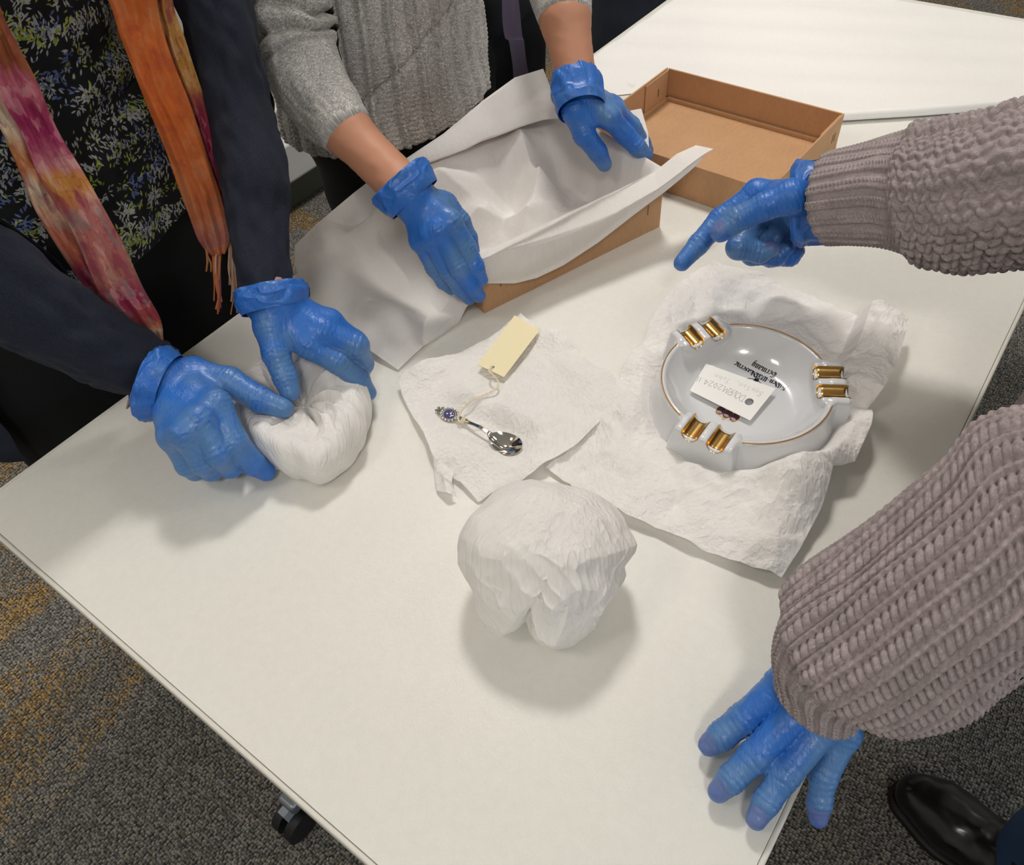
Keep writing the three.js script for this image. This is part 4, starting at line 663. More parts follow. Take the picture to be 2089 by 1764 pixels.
// close-fitting garment from tapered capsules, cut by half spaces {n, c} (keeps the side where n.x < c)
function garment(name, parent, mat, list, cuts, cell, k, fold = 0.004, seed = 1) {
  const lo = V3(9, 9, 9), hi = V3(-9, -9, -9); for (const [a, b, ra, rb] of list) for (const [q, r] of [[a, ra], [b, rb]]) { lo.min(q.clone().subScalar(r + 0.03)); hi.max(q.clone().addScalar(r + 0.03)); }
  const g = surface((x, y, z) => { let d = 1; for (const [a, b, ra, rb, kk] of list) d = smin(d, capsule(x, y, z, a, b, ra, rb), kk ?? k); d += fold * noise3(x * 16 + seed, y * 9, z * 16) + fold * 0.5 * noise3(x * 34, y * 22 + seed, z * 34); for (const { n, c } of cuts) d = smax(d, n.x * x + n.y * y + n.z * z - c, 0.006); return d; }, lo, hi, cell);
  const P = g.attributes.position, uv = new Float32Array(P.count * 2); for (let i = 0; i < P.count; i++) { uv[i * 2] = P.getZ(i) + P.getX(i); uv[i * 2 + 1] = P.getY(i); } g.setAttribute('uv', new THREE.BufferAttribute(uv, 2));
  return part(name, g, mat, parent);
}
const plane = (n, p) => ({ n, c: n.dot(p) });
function armOf(rings, from, sh, wr, rw, extra = []) { const p = [{ p: sh, r: 0.05 }]; for (let i = rings.length - 1; i >= from; i--) p.push({ p: rings[i].c.clone(), r: Math.min(0.042, Math.min(rings[i].a.length(), rings[i].b.length()) * 0.72) }); p.push(...extra, { p: wr.clone(), r: rw }); return p; }
function trousers(parent, S, mat, top, grow = 0.014, seed = 1) {
  const list = []; for (const s of [-1, 1]) { const h = S.hip.clone().addScaledVector(S.side, s * (S.hipW ?? 0.085)).add(V3(0, -0.03, 0)); list.push([h, S.kn[s], 0.085 + grow, 0.06 + grow], [S.kn[s], S.an[s].clone().setY(0.06), 0.06 + grow, 0.05 + grow], [S.hip.clone().addScaledVector(S.side, s * 0.07), S.hip.clone().addScaledVector(S.side, s * 0.06).add(V3(0, 0.16, 0)).lerp(S.chest.clone().addScaledVector(S.side, s * 0.06), 0.2), 0.10 + grow, 0.095 + grow, 0.06]); }
  return garment('trousers', parent, mat, list, [plane(V3(0, 1, 0), V3(0, top, 0)), plane(V3(0, -1, 0), V3(0, 0.035, 0))], 0.011, 0.05, 0.006, seed);
}
function plainShoe(parent, ankle, fw, mat) {
  const L = (s, y, r) => ankle.clone().addScaledVector(fw, s).setY(y);
  const B = [[L(-0.055, 0.035), L(0.02, 0.045), 0.036, 0.04], [L(0.0, 0.045), L(0.15, 0.028), 0.042, 0.030], [L(0.13, 0.03), L(0.185, 0.026), 0.036, 0.026], [L(-0.02, 0.07), L(-0.01, 0.10), 0.038, 0.042]];
  const lo = V3(9, 9, 9), hi = V3(-9, -9, -9); for (const [a, b] of B) { lo.min(a).min(b); hi.max(a).max(b); } lo.subScalar(0.06); hi.addScalar(0.06);
  return part('shoe', surface((x, y, z) => { let d = 1; for (const [a, b, ra, rb] of B) d = smin(d, capsule(x, y, z, a, b, ra, rb), 0.025); return smax(smax(d, 0.002 - y, 0.004), y - 0.105, 0.004); }, lo, hi, 0.005), mat, parent);
}
const blackTrousers = std({ color: 0x06070a, roughness: 0.9 }), navyTrousers = std({ color: 0x0a0c12, roughness: 0.85 }), blackShoe = phys({ color: 0x0b0b0c, roughness: 0.35, clearcoat: 0.3, clearcoatRoughness: 0.3 });
function skeleton(o) {                                    // fills in what the picture does not fix
  const S = { ...o }; S.kn ??= {}; S.an ??= {};
  const fw = V3().crossVectors(S.side, V3(0, 1, 0)).normalize();
  for (const s of [-1, 1]) { const f = S.feet.clone().addScaledVector(S.side, s * 0.10); S.an[s] ??= f.clone().setY(0.08); S.kn[s] ??= S.hip.clone().addScaledVector(S.side, s * 0.095).lerp(S.an[s], 0.5).setY(0.48).addScaledVector(fw, 0.03); }
  S.fw = fw; return S;
}
// ---------------------------------------------------------------- person with the scarf (left)
{
  const JR = joints({ wrist: [325, 772, 9], thumb: [[395, 765, 8.5], [468, 778, 8.0], [530, 815, 6.8], [578, 833, 6.0]], index: [[440, 825, 8.8], [478, 902, 6.2], [515, 945, 3.4], [543, 962, 1.6]], middle: [[405, 858, 9.0], [446, 925, 6.2], [468, 950, 3.6], [476, 955, 1.6]], ring: [[378, 882, 8.6], [412, 942, 5.4], [430, 958, 3.2], [436, 955, 1.5]], pinky: [[352, 890, 7.8], [382, 948, 4.6], [398, 960, 2.8], [404, 955, 1.5]] });
  const JL = joints({ wrist: [556, 612, 12], thumb: [[553, 665, 10.8], [563, 722, 9.0], [582, 770, 7.2], [592, 800, 6.2]], index: [[628, 702, 9.0], [690, 738, 7.0], [732, 775, 4.2], [751, 801, 2.4]], middle: [[658, 676, 9.6], [727, 704, 7.8], [740, 742, 4.6], [738, 762, 2.6]], ring: [[672, 660, 9.2], [724, 697, 7.0], [736, 733, 4.2], [735, 752, 2.6]], pinky: [[660, 655, 8.6], [703, 695, 6.6], [720, 728, 4.2], [726, 742, 2.8]] });
  const S = skeleton({ side: V3(0, 0, -1), hip: V3(-0.945, 0.88, -0.30), chest: V3(-0.925, 1.18, -0.31), neck: V3(-0.865, 1.40, -0.31), head: V3(-0.80, 1.55, -0.31), feet: V3(-0.95, 0, -0.30), hair: 0x6b5846,
    sh: { [-1]: V3(-0.89, 1.33, -0.13), 1: V3(-0.89, 1.33, -0.49) }, el: { [-1]: V3(-0.86, 1.02, -0.055), 1: V3(-0.80, 1.06, -0.52) }, wr: { [-1]: JR.wrist.clone(), 1: JL.wrist.clone() },
    palm: { [-1]: JR.wrist.clone().lerp(JR.middle[0], 0.3), 1: JL.wrist.clone().lerp(JL.middle[0], 0.3) }, fore: { [-1]: 0.036, 1: 0.036 }, wrist: { [-1]: 0.0275, 1: 0.026 } });
  const sleeveR = limb([{ L: [262, 804], R: [357, 710], d: 0.884, flat: 0.95 }, { L: [266, 800], R: [353, 714], d: 0.885, flat: 0.9 }, { L: [261, 804], R: [357, 709], d: 0.884, flat: 0.98 }, { L: [236, 800], R: [338, 700], d: 0.880, flat: 1 }, { L: [140, 765], R: [245, 645], d: 0.865, flat: 0.95 }, { L: [0, 705], R: [130, 555], d: 0.85, flat: 1 }, { L: [-150, 640], R: [0, 450], d: 0.84, flat: 1 }, { w: [-0.80, 1.02, -0.115], r: 0.052 }, { w: [-0.855, 1.12, -0.105], r: 0.056 }, { w: [-0.885, 1.24, -0.13], r: 0.06 }, { w: [-0.895, 1.33, -0.17], r: 0.06 }]);
  const sleeveL = limb([{ L: [490, 612], R: [600, 604], d: 0.866, flat: 0.92 }, { L: [492, 607], R: [599, 598], d: 0.867, flat: 0.88 }, { L: [489, 610], R: [602, 602], d: 0.866, flat: 0.96 }, { L: [484, 580], R: [598, 570], d: 0.872, flat: 0.95 }, { L: [468, 470], R: [588, 460], d: 0.893, flat: 0.98 }, { L: [452, 380], R: [590, 368], d: 0.908, flat: 1 }, { L: [424, 250], R: [560, 238], d: 0.94, flat: 1 }, { L: [388, 110], R: [532, 96], d: 0.955, flat: 1 }, { L: [350, 0], R: [505, -10], d: 0.97, flat: 1 }, { w: [-0.835, 1.16, -0.52], r: 0.046 }, { w: [-0.875, 1.26, -0.50], r: 0.056 }, { w: [-0.89, 1.33, -0.46], r: 0.06 }]);
  S.arm = { [-1]: armOf(sleeveR, 3, S.sh[-1], S.wr[-1], 0.0275), 1: armOf(sleeveL, 3, S.sh[1], S.wr[1], 0.0225) };
  const t = thing('person', 'person in a navy cardigan, floral top and orange scarf holding the flat tissue bundle', 'person', V3(-0.945, 0, -0.30));
  body(t, S);
  trousers(t, S, blackTrousers, 1.0, 0.022);
  for (const s of [-1, 1]) plainShoe(t, S.an[s], S.fw, blackShoe);

  // floral top
  const R = rng(5), floral = canvasTexture(1024, 1024, (c) => {
    c.fillStyle = '#07080c'; c.fillRect(0, 0, 1024, 1024);
    const leaf = (x, y, a, l, col) => { for (const ox of [-1024, 0, 1024]) for (const oy of [-1024, 0, 1024]) { c.save(); c.translate(x + ox, y + oy); c.rotate(a); c.beginPath(); c.moveTo(-l, 0); c.quadraticCurveTo(0, -l * 0.62, l, 0); c.quadraticCurveTo(0, l * 0.62, -l, 0); c.fillStyle = col; c.fill(); c.restore(); } };
    const cols = ['#9d9d9a', '#aeada6', '#525f8c', '#62719f', '#97a53a', '#7d8a30'];
    for (let k = 0; k < 230; k++) {
      const x = R() * 1024, y = R() * 1024, kind = R(), pal = kind < 0.5 ? [0, 1] : kind < 0.8 ? [2, 3] : [4, 5], n = 9 + R() * 16, bend = R() * 6, long = R() < 0.5;
      for (let i = 0; i < n; i++) { const a = R() * 6.28, d = 10 + R() * (long ? 80 : 44), px0 = x + Math.cos(a) * d * (long ? 1.5 : 1), py0 = y + Math.sin(a) * d * (long ? 0.5 : 0.85); leaf(px0, py0, (long ? bend : a) + (R() - 0.5) * 1.3, 10 + R() * 6, cols[R() < 0.84 ? pal[R() < 0.5 ? 0 : 1] : Math.floor(R() * 6)]); }
    }
  });
  const ring = (x, y, z, rx, rz) => ({ c: V3(x, y, z), a: V3(0, 0, rz), b: V3(rx, 0, 0) });
  const drape = (s, w, v, ang) => 0.0035 * Math.sin(s * 95 + 2.2 * noise3(ang * 2, s * 10, 1)) * smooth(0.0, 0.12, s) + 0.006 * noise3(ang * 3, s * 14, 4) + 0.003 * noise3(ang * 7, s * 30, 4);
  const topRings = [ring(-0.885, 1.36, -0.31, 0.07, 0.10), ring(-0.905, 1.28, -0.31, 0.105, 0.155), ring(-0.915, 1.15, -0.31, 0.125, 0.165), ring(-0.925, 1.02, -0.30, 0.128, 0.165), ring(-0.93, 0.93, -0.30, 0.140, 0.178), ring(-0.93, 0.865, -0.30, 0.150, 0.188), ring(-0.93, 0.862, -0.30, 0.143, 0.181), ring(-0.93, 0.90, -0.30, 0.138, 0.176)];
  part('floral_top', loft(topRings, 220, 170, drape), std({ map: tiled(floral, 0.21), roughness: 0.9, side: DS }), t, 'black top with a print of small leaves');

  // open cardigan: a shell round the back with two front panels, and two sleeves
  const weave = dataTexture(256, 256, (x, y, o) => { const v = 1 + (hash3(x, y >> 1, 4) - 0.5) * 0.5; o[0] = 27 * v; o[1] = 32 * v; o[2] = 47 * v; });
  const navy = std({ map: tiled(weave, 0.12), roughness: 0.95, side: DS });
  const cr = [ring(-0.888, 1.38, -0.31, 0.085, 0.12), ring(-0.908, 1.30, -0.31, 0.13, 0.18), ring(-0.92, 1.15, -0.31, 0.148, 0.192), ring(-0.932, 1.0, -0.30, 0.152, 0.195), ring(-0.945, 0.86, -0.30, 0.165, 0.21), ring(-0.955, 0.74, -0.30, 0.17, 0.225), ring(-0.955, 0.66, -0.30, 0.17, 0.225)];
  const C = cr.map((r) => r.c), A = cr.map((r) => r.a), Bx = cr.map((r) => r.b);
  part('cardigan', mergeGeometries([grid(160, 110, (u, v) => {
    const c = cromV(C, v), a = cromV(A, v), b = cromV(Bx, v), openR = lerp(0.50, 0.98, smooth(0.2, 0.75, v)), openL = lerp(0.55, 0.98, smooth(0.15, 0.5, v)), th = lerp(Math.PI / 2 + openL * -1 - 0 + 2 * Math.PI * 0, 0, 0), s = lerp(openR, 2 * Math.PI - openL, u);   // angle from the front, towards the person's right
    const k = 1 + 0.02 * noise3(s * 2.5, v * 7, 3) + 0.012 * noise3(s * 6, v * 18, 3);
    return { p: c.addScaledVector(a, Math.sin(s) * k).addScaledVector(b, Math.cos(s) * k), uv: [s * 0.19, v * 0.7] };
  }),
  loft(sleeveR, 90, 130, (s, w, v, ang) => 0.004 * noise3(ang * 2, s * 22, 2) + 0.0025 * noise3(ang * 4, s * 60, 6)),
  loft(sleeveL, 90, 130, (s, w, v, ang) => 0.003 * noise3(ang * 2, s * 22, 12) + 0.002 * noise3(ang * 4, s * 60, 6)),
  ]), navy, t, 'navy cardigan worn open');

  // the scarf: two hanging tails and a band round the neck
  const STOPS = [[0, [176, 62, 98]], [0.10, [168, 96, 52]], [0.20, [150, 84, 40]], [0.25, [186, 96, 112]], [0.36, [158, 34, 88]], [0.44, [196, 120, 130]], [0.50, [204, 138, 62]], [0.58, [186, 110, 104]], [0.72, [176, 108, 96]], [0.80, [150, 36, 70]], [0.88, [196, 116, 76]], [0.94, [170, 140, 124]], [1, [206, 120, 52]]];
  const ORANGE = [[0, [206, 110, 50]], [0.45, [214, 108, 44]], [0.66, [206, 112, 56]], [0.8, [196, 112, 72]], [0.88, [176, 108, 96]], [1, [206, 114, 56]]];
  const MAG = [[0, [150, 50, 78]], [0.18, [190, 140, 72]], [0.36, [198, 146, 70]], [0.48, [140, 44, 66]], [0.60, [176, 40, 88]], [0.78, [150, 50, 84]], [0.9, [186, 98, 110]], [1, [176, 130, 104]]];
  const CREAM = [[0, [222, 200, 168]], [0.35, [216, 196, 164]], [0.48, [186, 112, 60]], [0.56, [214, 190, 160]], [0.72, [176, 96, 70]], [0.82, [140, 36, 70]], [0.92, [200, 160, 120]], [1, [190, 90, 60]]];
  const dye = (stops, seed, busy) => dataTexture(160, 640, (x, y, o) => {
    const s = x / 160, v = y / 640, w = clamp(v + 0.05 * fbm(s * 3 + seed, v * 16, 1, 3), 0, 0.999); let i = 0; while (i < stops.length - 2 && w > stops[i + 1][0]) i++;
    const k = smooth(stops[i][0], stops[i + 1][0], w), n1 = fbm(s * 5, v * 26, seed, 4), n2 = noise3(s * 7 + 4, v * 38, seed + 2), edge = Math.max(0, 1 - Math.abs(n2) * 9) * busy, pale = smooth(0.12, 0.34, n1) * busy, dark = smooth(0.1, 0.4, -n1) * busy, teal = smooth(0.38, 0.55, noise3(s * 6 + 9, v * 30, seed + 5)) * busy * smooth(0.5, 0.6, v);
    for (let c = 0; c < 3; c++) { let q = lerp(stops[i][1][c], stops[i + 1][1][c], k); q = lerp(q, [226, 184, 172][c], pale * 0.5); q = lerp(q, [128, 30, 66][c], dark * 0.45); q = lerp(q, [104, 44, 52][c], edge * 0.30); q = lerp(q, [128, 132, 124][c], teal * 0.45); o[c] = q * (0.97 + 0.06 * hash3(x, y, 3)); }
  });
  const cloth = (m) => std({ map: m, roughness: 0.85, side: DS });
  const sc = new THREE.Group(); sc.name = 'scarf'; sc.userData.label = 'orange, magenta and cream fringed scarf'; t.add(sc);
  // a tail band: outline pixels left and right, distance from the lens; folded cross-section of some depth
  const band = (list, mat, pleats, thick, seed) => {
    const rows = limb(list.map(([L, Rr, d]) => ({ L, R: Rr, d, flat: 1 }))), C2 = rows.map((r) => r.c), A2 = rows.map((r) => r.a), B2 = rows.map((r) => r.b.clone().normalize());
    const facing = (c, b) => (b.dot(CAM.clone().sub(c)) < 0 ? -1 : 1);
    return part('tail', grid(110, 200, (u, v) => {
      const c = cromV(C2, v), a = cromV(A2, v), b = cromV(B2, v).normalize(); b.multiplyScalar(facing(c, b));
      const ang = u * 2 * Math.PI, x = Math.cos(ang), front = Math.sin(ang), w = x + 0.1 * noise3(v * 5, x, seed);
      const fold = front > 0 ? Math.abs(((w * pleats + 0.35 * noise3(v * 3.2, 2, seed)) % 1 + 1) % 1 - 0.5) - 0.25 : 0;
      const y = thick * (Math.sign(front) * Math.abs(front) ** 0.6) + fold * thick * 1.25 * Math.sqrt(Math.abs(front)) + 0.002 * noise3(v * 20, x * 3, seed);
      return { p: c.addScaledVector(a, x * (1 + 0.04 * noise3(v * 9, x > 0 ? 3 : 8, seed))).addScaledVector(b, y), uv: [(x + 1) / 2, v] };
    }, true), mat, sc);
  };
  const D0 = 0.86;
  band([[[-110, -160], [10, -190], 0.80], [[-60, 0], [-5, -8], 0.83], [[-20, 160], [72, 160], 0.855], [[40, 262], [118, 266], 0.872], [[88, 375], [178, 362], 0.885], [[150, 480], [240, 476], 0.895], [[200, 590], [290, 580], 0.905], [[258, 660], [326, 648], 0.915], [[300, 708], [334, 694], 0.92]], cloth(dye(STOPS, 3, 1)), 1.6, 0.009, 3);
  band([[[-150, -120], [-60, -160], 0.82], [[-100, 60], [-20, 20], 0.845], [[-50, 190], [0, 170], 0.865], [[0, 262], [52, 262], 0.88], [[38, 345], [96, 352], 0.893], [[72, 430], [128, 425], 0.903], [[128, 520], [180, 510], 0.914], [[184, 600], [228, 588], 0.925], [[226, 632], [240, 628], 0.93]], cloth(dye(CREAM, 13, 0.7)), 1.1, 0.007, 5);
  band([[[150, -170], [300, -190], 0.85], [[222, 0], [318, -6], 0.885], [[252, 90], [340, 85], 0.897], [[284, 180], [372, 170], 0.91], [[318, 262], [402, 255], 0.923], [[350, 340], [428, 335], 0.936], [[380, 425], [455, 415], 0.948], [[405, 492], [468, 478], 0.956], [[430, 520], [462, 512], 0.96]], cloth(dye(ORANGE, 23, 0.34)), 1.5, 0.009, 7);
  band([[[240, -190], [340, -210], 0.87], [[312, -2], [351, -6], 0.905], [[334, 90], [379, 84], 0.915], [[362, 165], [404, 160], 0.927], [[392, 245], [432, 240], 0.94], [[420, 320], [447, 318], 0.952], [[440, 390], [470, 385], 0.962], [[455, 445], [484, 442], 0.97], [[462, 480], [484, 474], 0.975]], cloth(dye(MAG, 33, 0.9)), 1.2, 0.008, 9);
  const nk = []; for (let k = 0; k <= 14; k++) { const a = lerp(-2.35, 2.35, k / 14) + Math.PI; nk.push({ c: V3(-0.865 + Math.cos(a) * 0.085, 1.385 + Math.cos(a) * -0.03, -0.31 + Math.sin(a) * 0.095), a: V3(Math.cos(a) * 0.028, 0.01, Math.sin(a) * 0.028), b: V3(0, 0.035, 0) }); }
  part('neck_band', loft(nk, 40, 60, (s, w, v, ang) => 0.004 * Math.sin(ang * 5 + v * 9)), cloth(dye(STOPS, 43, 1)), sc);
  const Rf = rng(77), fr = (x, y, dx, dy, d, col, n, spread) => {
    for (let i = 0; i < n; i++) {
      const o = (Rf() - 0.5) * spread, l = 0.65 + Rf() * 0.5, w = () => (Rf() - 0.5) * 9, pts = [far(x + o, y - 6, d), far(x + o * 0.7 + dx * 0.3 * l + w(), y + dy * 0.33 * l, d - 0.004), far(x + o * 0.5 + dx * 0.7 * l + w(), y + dy * 0.68 * l, d - 0.004), far(x + o * 0.8 + dx * l + w(), y + dy * l, d - 0.002)];
      part('fringe', tube(pts, 0.0013 + Rf() * 0.0006, 6, (k) => 1 - 0.5 * k), col[Math.floor(Rf() * col.length)], sc);
    }
  };
  const fm = [0xb8794a, 0xc9a688, 0xc4672e, 0x8d4a58, 0xa98c78].map((c) => std({ color: c, roughness: 0.9 }));
  fr(420, 500, 8, 80, 0.956, [fm[1], fm[0]], 2, 18); fr(443, 512, 4, 128, 0.957, [fm[2], fm[0], fm[3], fm[1]], 8, 20); fr(474, 478, 2, 155, 0.968, [fm[1], fm[4], fm[4], fm[0]], 9, 24); fr(322, 700, 24, 46, 0.915, [fm[0], fm[2]], 4, 12);
  fr(268, 800, -6, 34, 0.912, [fm[3], fm[4]], 4, 10);

  const gR = glove(t, JR, { cuffDir: at(300, 790, 0.095).sub(at(395, 852, 0.088)), wr: 0.030, scale: 1.06, seed: 1, backLen: 0.004, cell: 0.0019 });
  cuff(gR, at(324, 784, 0.092), at(290, 800, 0.10).sub(at(372, 826, 0.088)), far(368, 726, 0.88).sub(far(285, 846, 0.88)), [[-0.012, 0.034], [-0.002, 0.0385], [0.004, 0.0400], [0.0085, 0.0388], [0.010, 0.0355], [0.005, 0.0330], [-0.004, 0.0315]], 0.88, 4);
  const gL = glove(t, JL, { cuffDir: at(555, 595, 0.13).sub(at(590, 680, 0.10)), wr: 0.0315, scale: 1.03, seed: 2, backLen: 0.004, cell: 0.0019 });
  cuff(gL, at(556, 614, 0.121), at(552, 590, 0.13).sub(at(566, 650, 0.108)), far(621, 608, 0.9).sub(far(490, 622, 0.9)), [[-0.010, 0.0335], [-0.002, 0.0365], [0.006, 0.0378], [0.013, 0.0366], [0.016, 0.0340], [0.012, 0.0320], [-0.002, 0.0305]], 0.86, 8);
}
// ---------------------------------------------------------------- person in the grey ribbed sweater (behind the box)
{
  const JR = joints({ wrist: [835, 395, 15], thumb: [[905, 420, 12.5], [938, 452, 10.8], [955, 486, 9.0], [964, 512, 7.6]], index: [[920, 452, 13], [952, 505, 10], [970, 545, 8.0], [981, 570, 6.4]], middle: [[895, 470, 12.5], [935, 545, 8.6], [962, 583, 6.2], [976, 603, 4.5]], ring: [[877, 482, 11.8], [915, 553, 7.6], [942, 590, 5.2], [957, 608, 3.6]], pinky: [[857, 490, 11], [885, 546, 7.4], [905, 575, 5.4], [920, 590, 4.2]] });
  const JL = joints({ wrist: [1180, 185, 16], thumb: [[1174, 225, 14.5], [1192, 275, 12.0], [1219, 310, 9.5], [1233, 335, 7.8]], index: [[1243, 240, 13.5], [1276, 275, 11], [1300, 300, 9.6], [1318, 316, 8.4]], middle: [[1252, 230, 12.5], [1290, 264, 9.6], [1310, 292, 7.6], [1320, 306, 6]], ring: [[1252, 222, 12.0], [1288, 256, 9.0], [1306, 282, 7], [1316, 296, 5.4]], pinky: [[1246, 215, 11.8], [1276, 246, 9], [1292, 268, 7], [1302, 282, 5.6]] });
  const S = skeleton({ side: V3(0, 0, -1), hip: V3(-0.95, 0.82, -0.89), chest: V3(-0.90, 1.08, -0.87), neck: V3(-0.89, 1.31, -0.87), head: V3(-0.88, 1.465, -0.87), feet: V3(-0.99, 0, -0.92), hair: 0x2c1e17, hipW: 0.066,
    sh: { [-1]: V3(-0.87, 1.23, -0.70), 1: V3(-0.87, 1.23, -1.05) }, el: { [-1]: V3(-0.815, 1.00, -0.615), 1: V3(-0.70, 1.06, -1.01) }, wr: { [-1]: JR.wrist.clone(), 1: JL.wrist.clone() },
    palm: { [-1]: JR.wrist.clone().lerp(JR.middle[0], 0.3), 1: JL.wrist.clone().lerp(JL.middle[0], 0.3) }, fore: { [-1]: 0.040, 1: 0.044 }, wrist: { [-1]: 0.0255, 1: 0.0245 } });
  const sleeveR = limb([{ L: [669, 303], R: [748, 238], d: 0.982, flat: 1.0 }, { L: [673, 299], R: [744, 240], d: 0.982, flat: 0.95 }, { L: [668, 304], R: [750, 235], d: 0.981, flat: 1.05 }, { L: [655, 297], R: [746, 221], d: 0.985, flat: 1.05 }, { L: [604, 258], R: [712, 164], d: 1.02, flat: 1 }, { L: [556, 190], R: [690, 104], d: 1.045, flat: 1 }, { L: [530, 110], R: [680, 60], d: 1.055, flat: 1 }, { L: [505, 20], R: [668, 10], d: 1.06, flat: 1 }, { w: [-0.822, 1.075, -0.635], r: 0.05 }, { w: [-0.85, 1.15, -0.665], r: 0.052 }, { w: [-0.868, 1.22, -0.71], r: 0.056 }]);
  const sleeveL = limb([{ L: [1098, 44], R: [1206, 28], d: 1.12, flat: 1.0 }, { L: [1103, 42], R: [1201, 27], d: 1.12, flat: 0.95 }, { L: [1097, 43], R: [1207, 27], d: 1.12, flat: 1.05 }, { L: [1088, 20], R: [1206, 6], d: 1.13, flat: 0.95 }, { L: [1070, -40], R: [1200, -56], d: 1.15, flat: 1 }, { w: [-0.67, 1.03, -0.95], r: 0.045 }, { w: [-0.74, 1.08, -1.0], r: 0.048 }, { w: [-0.81, 1.14, -1.025], r: 0.052 }, { w: [-0.865, 1.215, -1.03], r: 0.056 }]);
  S.arm = { [-1]: armOf(sleeveR, 3, S.sh[-1], S.wr[-1], 0.0255), 1: armOf(sleeveL, 3, S.sh[1], S.wr[1], 0.0245) };
  S.arm[-1].splice(-1, 0, { p: sleeveR[2].c.clone(), r: 0.0272 }); S.arm[1].splice(-1, 0, { p: sleeveL[2].c.clone(), r: 0.0310 });
  const t = thing('person', 'person in a grey ribbed sweater with bare forearms gripping the tissue lined box', 'person', V3(-0.95, 0, -0.87));
  body(t, S, skin, 0.009);
  trousers(t, S, navyTrousers, 0.95, 0.012, 3);
  for (const s of [-1, 1]) plainShoe(t, S.an[s], S.fw, blackShoe);

  // heathered knit: pale yarn flecked with dark
  const heather = dataTexture(1024, 1024, (x, y, o) => {
    const k = 2 * Math.PI / 1024, X = Math.cos(x * k) * 40, Z = Math.sin(x * k) * 40, n = noise3(X * 1.0, y / 3, Z * 1.0), f = hash3(x >> 1, y >> 1, 3) - 0.5, g = noise3(X * 2.4, y / 2, Z * 2.4), b = fbm(Math.cos(x * k) * 6, y / 120, Math.sin(x * k) * 6, 3);
    const l = clamp(0.58 + 0.18 * n + 0.20 * f + 0.24 * g + 0.10 * b, 0.10, 1); o[0] = 92 + l * 172; o[1] = 91 + l * 169; o[2] = 90 + l * 164;
  });
  const knitBump = dataTexture(256, 256, (x, y, o) => { o[0] = o[1] = o[2] = 128 + 70 * Math.sin(y / 256 * 2 * Math.PI * 32 + Math.sin(x / 256 * 2 * Math.PI * 32) * 1.2) + 50 * (hash3(x >> 1, y >> 1, 2) - 0.5); }, false);
  const grey = std({ map: tiled(heather, 0.42), bumpMap: tiled(knitBump, 0.09), bumpScale: 0.0004, roughness: 0.95, side: DS });
  const ring = (x, y, z, rx, rz, lean = 0) => ({ c: V3(x, y, z), a: V3(lean * rx * 0.2, 0, rz), b: V3(rx, 0.0, 0) });
  const ribs = (s, w, v, ang) => {
    const p = w / 0.034, f = p - Math.floor(p) - 0.5, line = Math.exp(-((f / 0.11) ** 2)) * (0.93 + 0.07 * Math.sin(s * 900 + Math.floor(p) * 2)), f2 = ((p + 0.5) % 1) - 0.5, low = Math.exp(-((f2 / 0.16) ** 2));
    const groove = Math.exp(-(((Math.abs(f) - 0.17) / 0.05) ** 2)), row = Math.sin(s * 900 + 0.8 * Math.sin(w * 700));
    return 0.0050 * line - 0.0042 * groove + 0.0007 * row + 0.007 * noise3(ang * 2.4, s * 9, 2) + 0.0035 * noise3(ang * 5, s * 22, 5) - 0.005 * Math.exp(-(((s - 0.42 - 0.05 * Math.sin(ang * 2 + 1)) / 0.006) ** 2)) * smooth(0.2, 0.8, Math.sin(ang));
  };
  part('sweater', mergeGeometries([
    loft([ring(-0.89, 1.285, -0.87, 0.07, 0.10), ring(-0.895, 1.22, -0.87, 0.105, 0.16), ring(-0.90, 1.08, -0.87, 0.122, 0.178), ring(-0.915, 0.97, -0.872, 0.127, 0.180), ring(-0.925, 0.88, -0.875, 0.130, 0.182), ring(-0.93, 0.81, -0.875, 0.136, 0.190), ring(-0.93, 0.765, -0.875, 0.142, 0.192), ring(-0.93, 0.760, -0.875, 0.134, 0.184), ring(-0.93, 0.80, -0.875, 0.130, 0.180)], 540, 300, ribs, 1, (u) => u - 0.6 / (2 * Math.PI) * Math.sin(2 * Math.PI * (u - 0.25))),
    // right sleeve, pushed up and bunched at the elbow
    loft(sleeveR, 170, 260, (s, w, v, ang) => {
      const b = smooth(0.10, 0.16, s) * smooth(0.34, 0.24, s); return 0.0035 * noise3(ang * 2, s * 30, 2) * smooth(0.005, 0.04, s) + 0.0085 * b * (Math.abs(Math.sin(s * 115 + 1.1 * Math.sin(ang + 0.6) + 1.6 * noise3(ang * 1.3, s * 20, 4))) * 2 - 1) + 0.0012 * noise3(ang * 7, s * 50, 8) * smooth(0, 0.03, s); }),
    loft(sleeveL, 110, 120, (s, w, v, ang) => 0.003 * noise3(ang * 2, s * 30, 2) * smooth(0.005, 0.04, s)),
  ]), grey, t, 'heathered grey sweater with raised vertical ribs');

  const gR = glove(t, JR, { cuffDir: at(800, 360, 0.168).sub(at(880, 440, 0.13)), wr: 0.0275, scale: 0.90, palm: 0.0125, seed: 3, cell: 0.0019 });
  cuff(gR, at(832, 390, 0.152), at(812, 365, 0.165).sub(at(862, 425, 0.137)), far(884, 352, 0.93).sub(far(786, 424, 0.93)), [[-0.012, 0.0330], [-0.003, 0.0355], [0.004, 0.0368], [0.013, 0.0378], [0.018, 0.0360], [0.017, 0.0325], [0.008, 0.0300], [-0.002, 0.0290]], 0.84, 12, 0.0015);
  const gL = glove(t, JL, { cuffDir: at(1172, 160, 0.172).sub(at(1196, 235, 0.145)), wr: 0.0275, scale: 1.0, seed: 4, backLen: 0.020, cell: 0.0019, web: 0.6 });
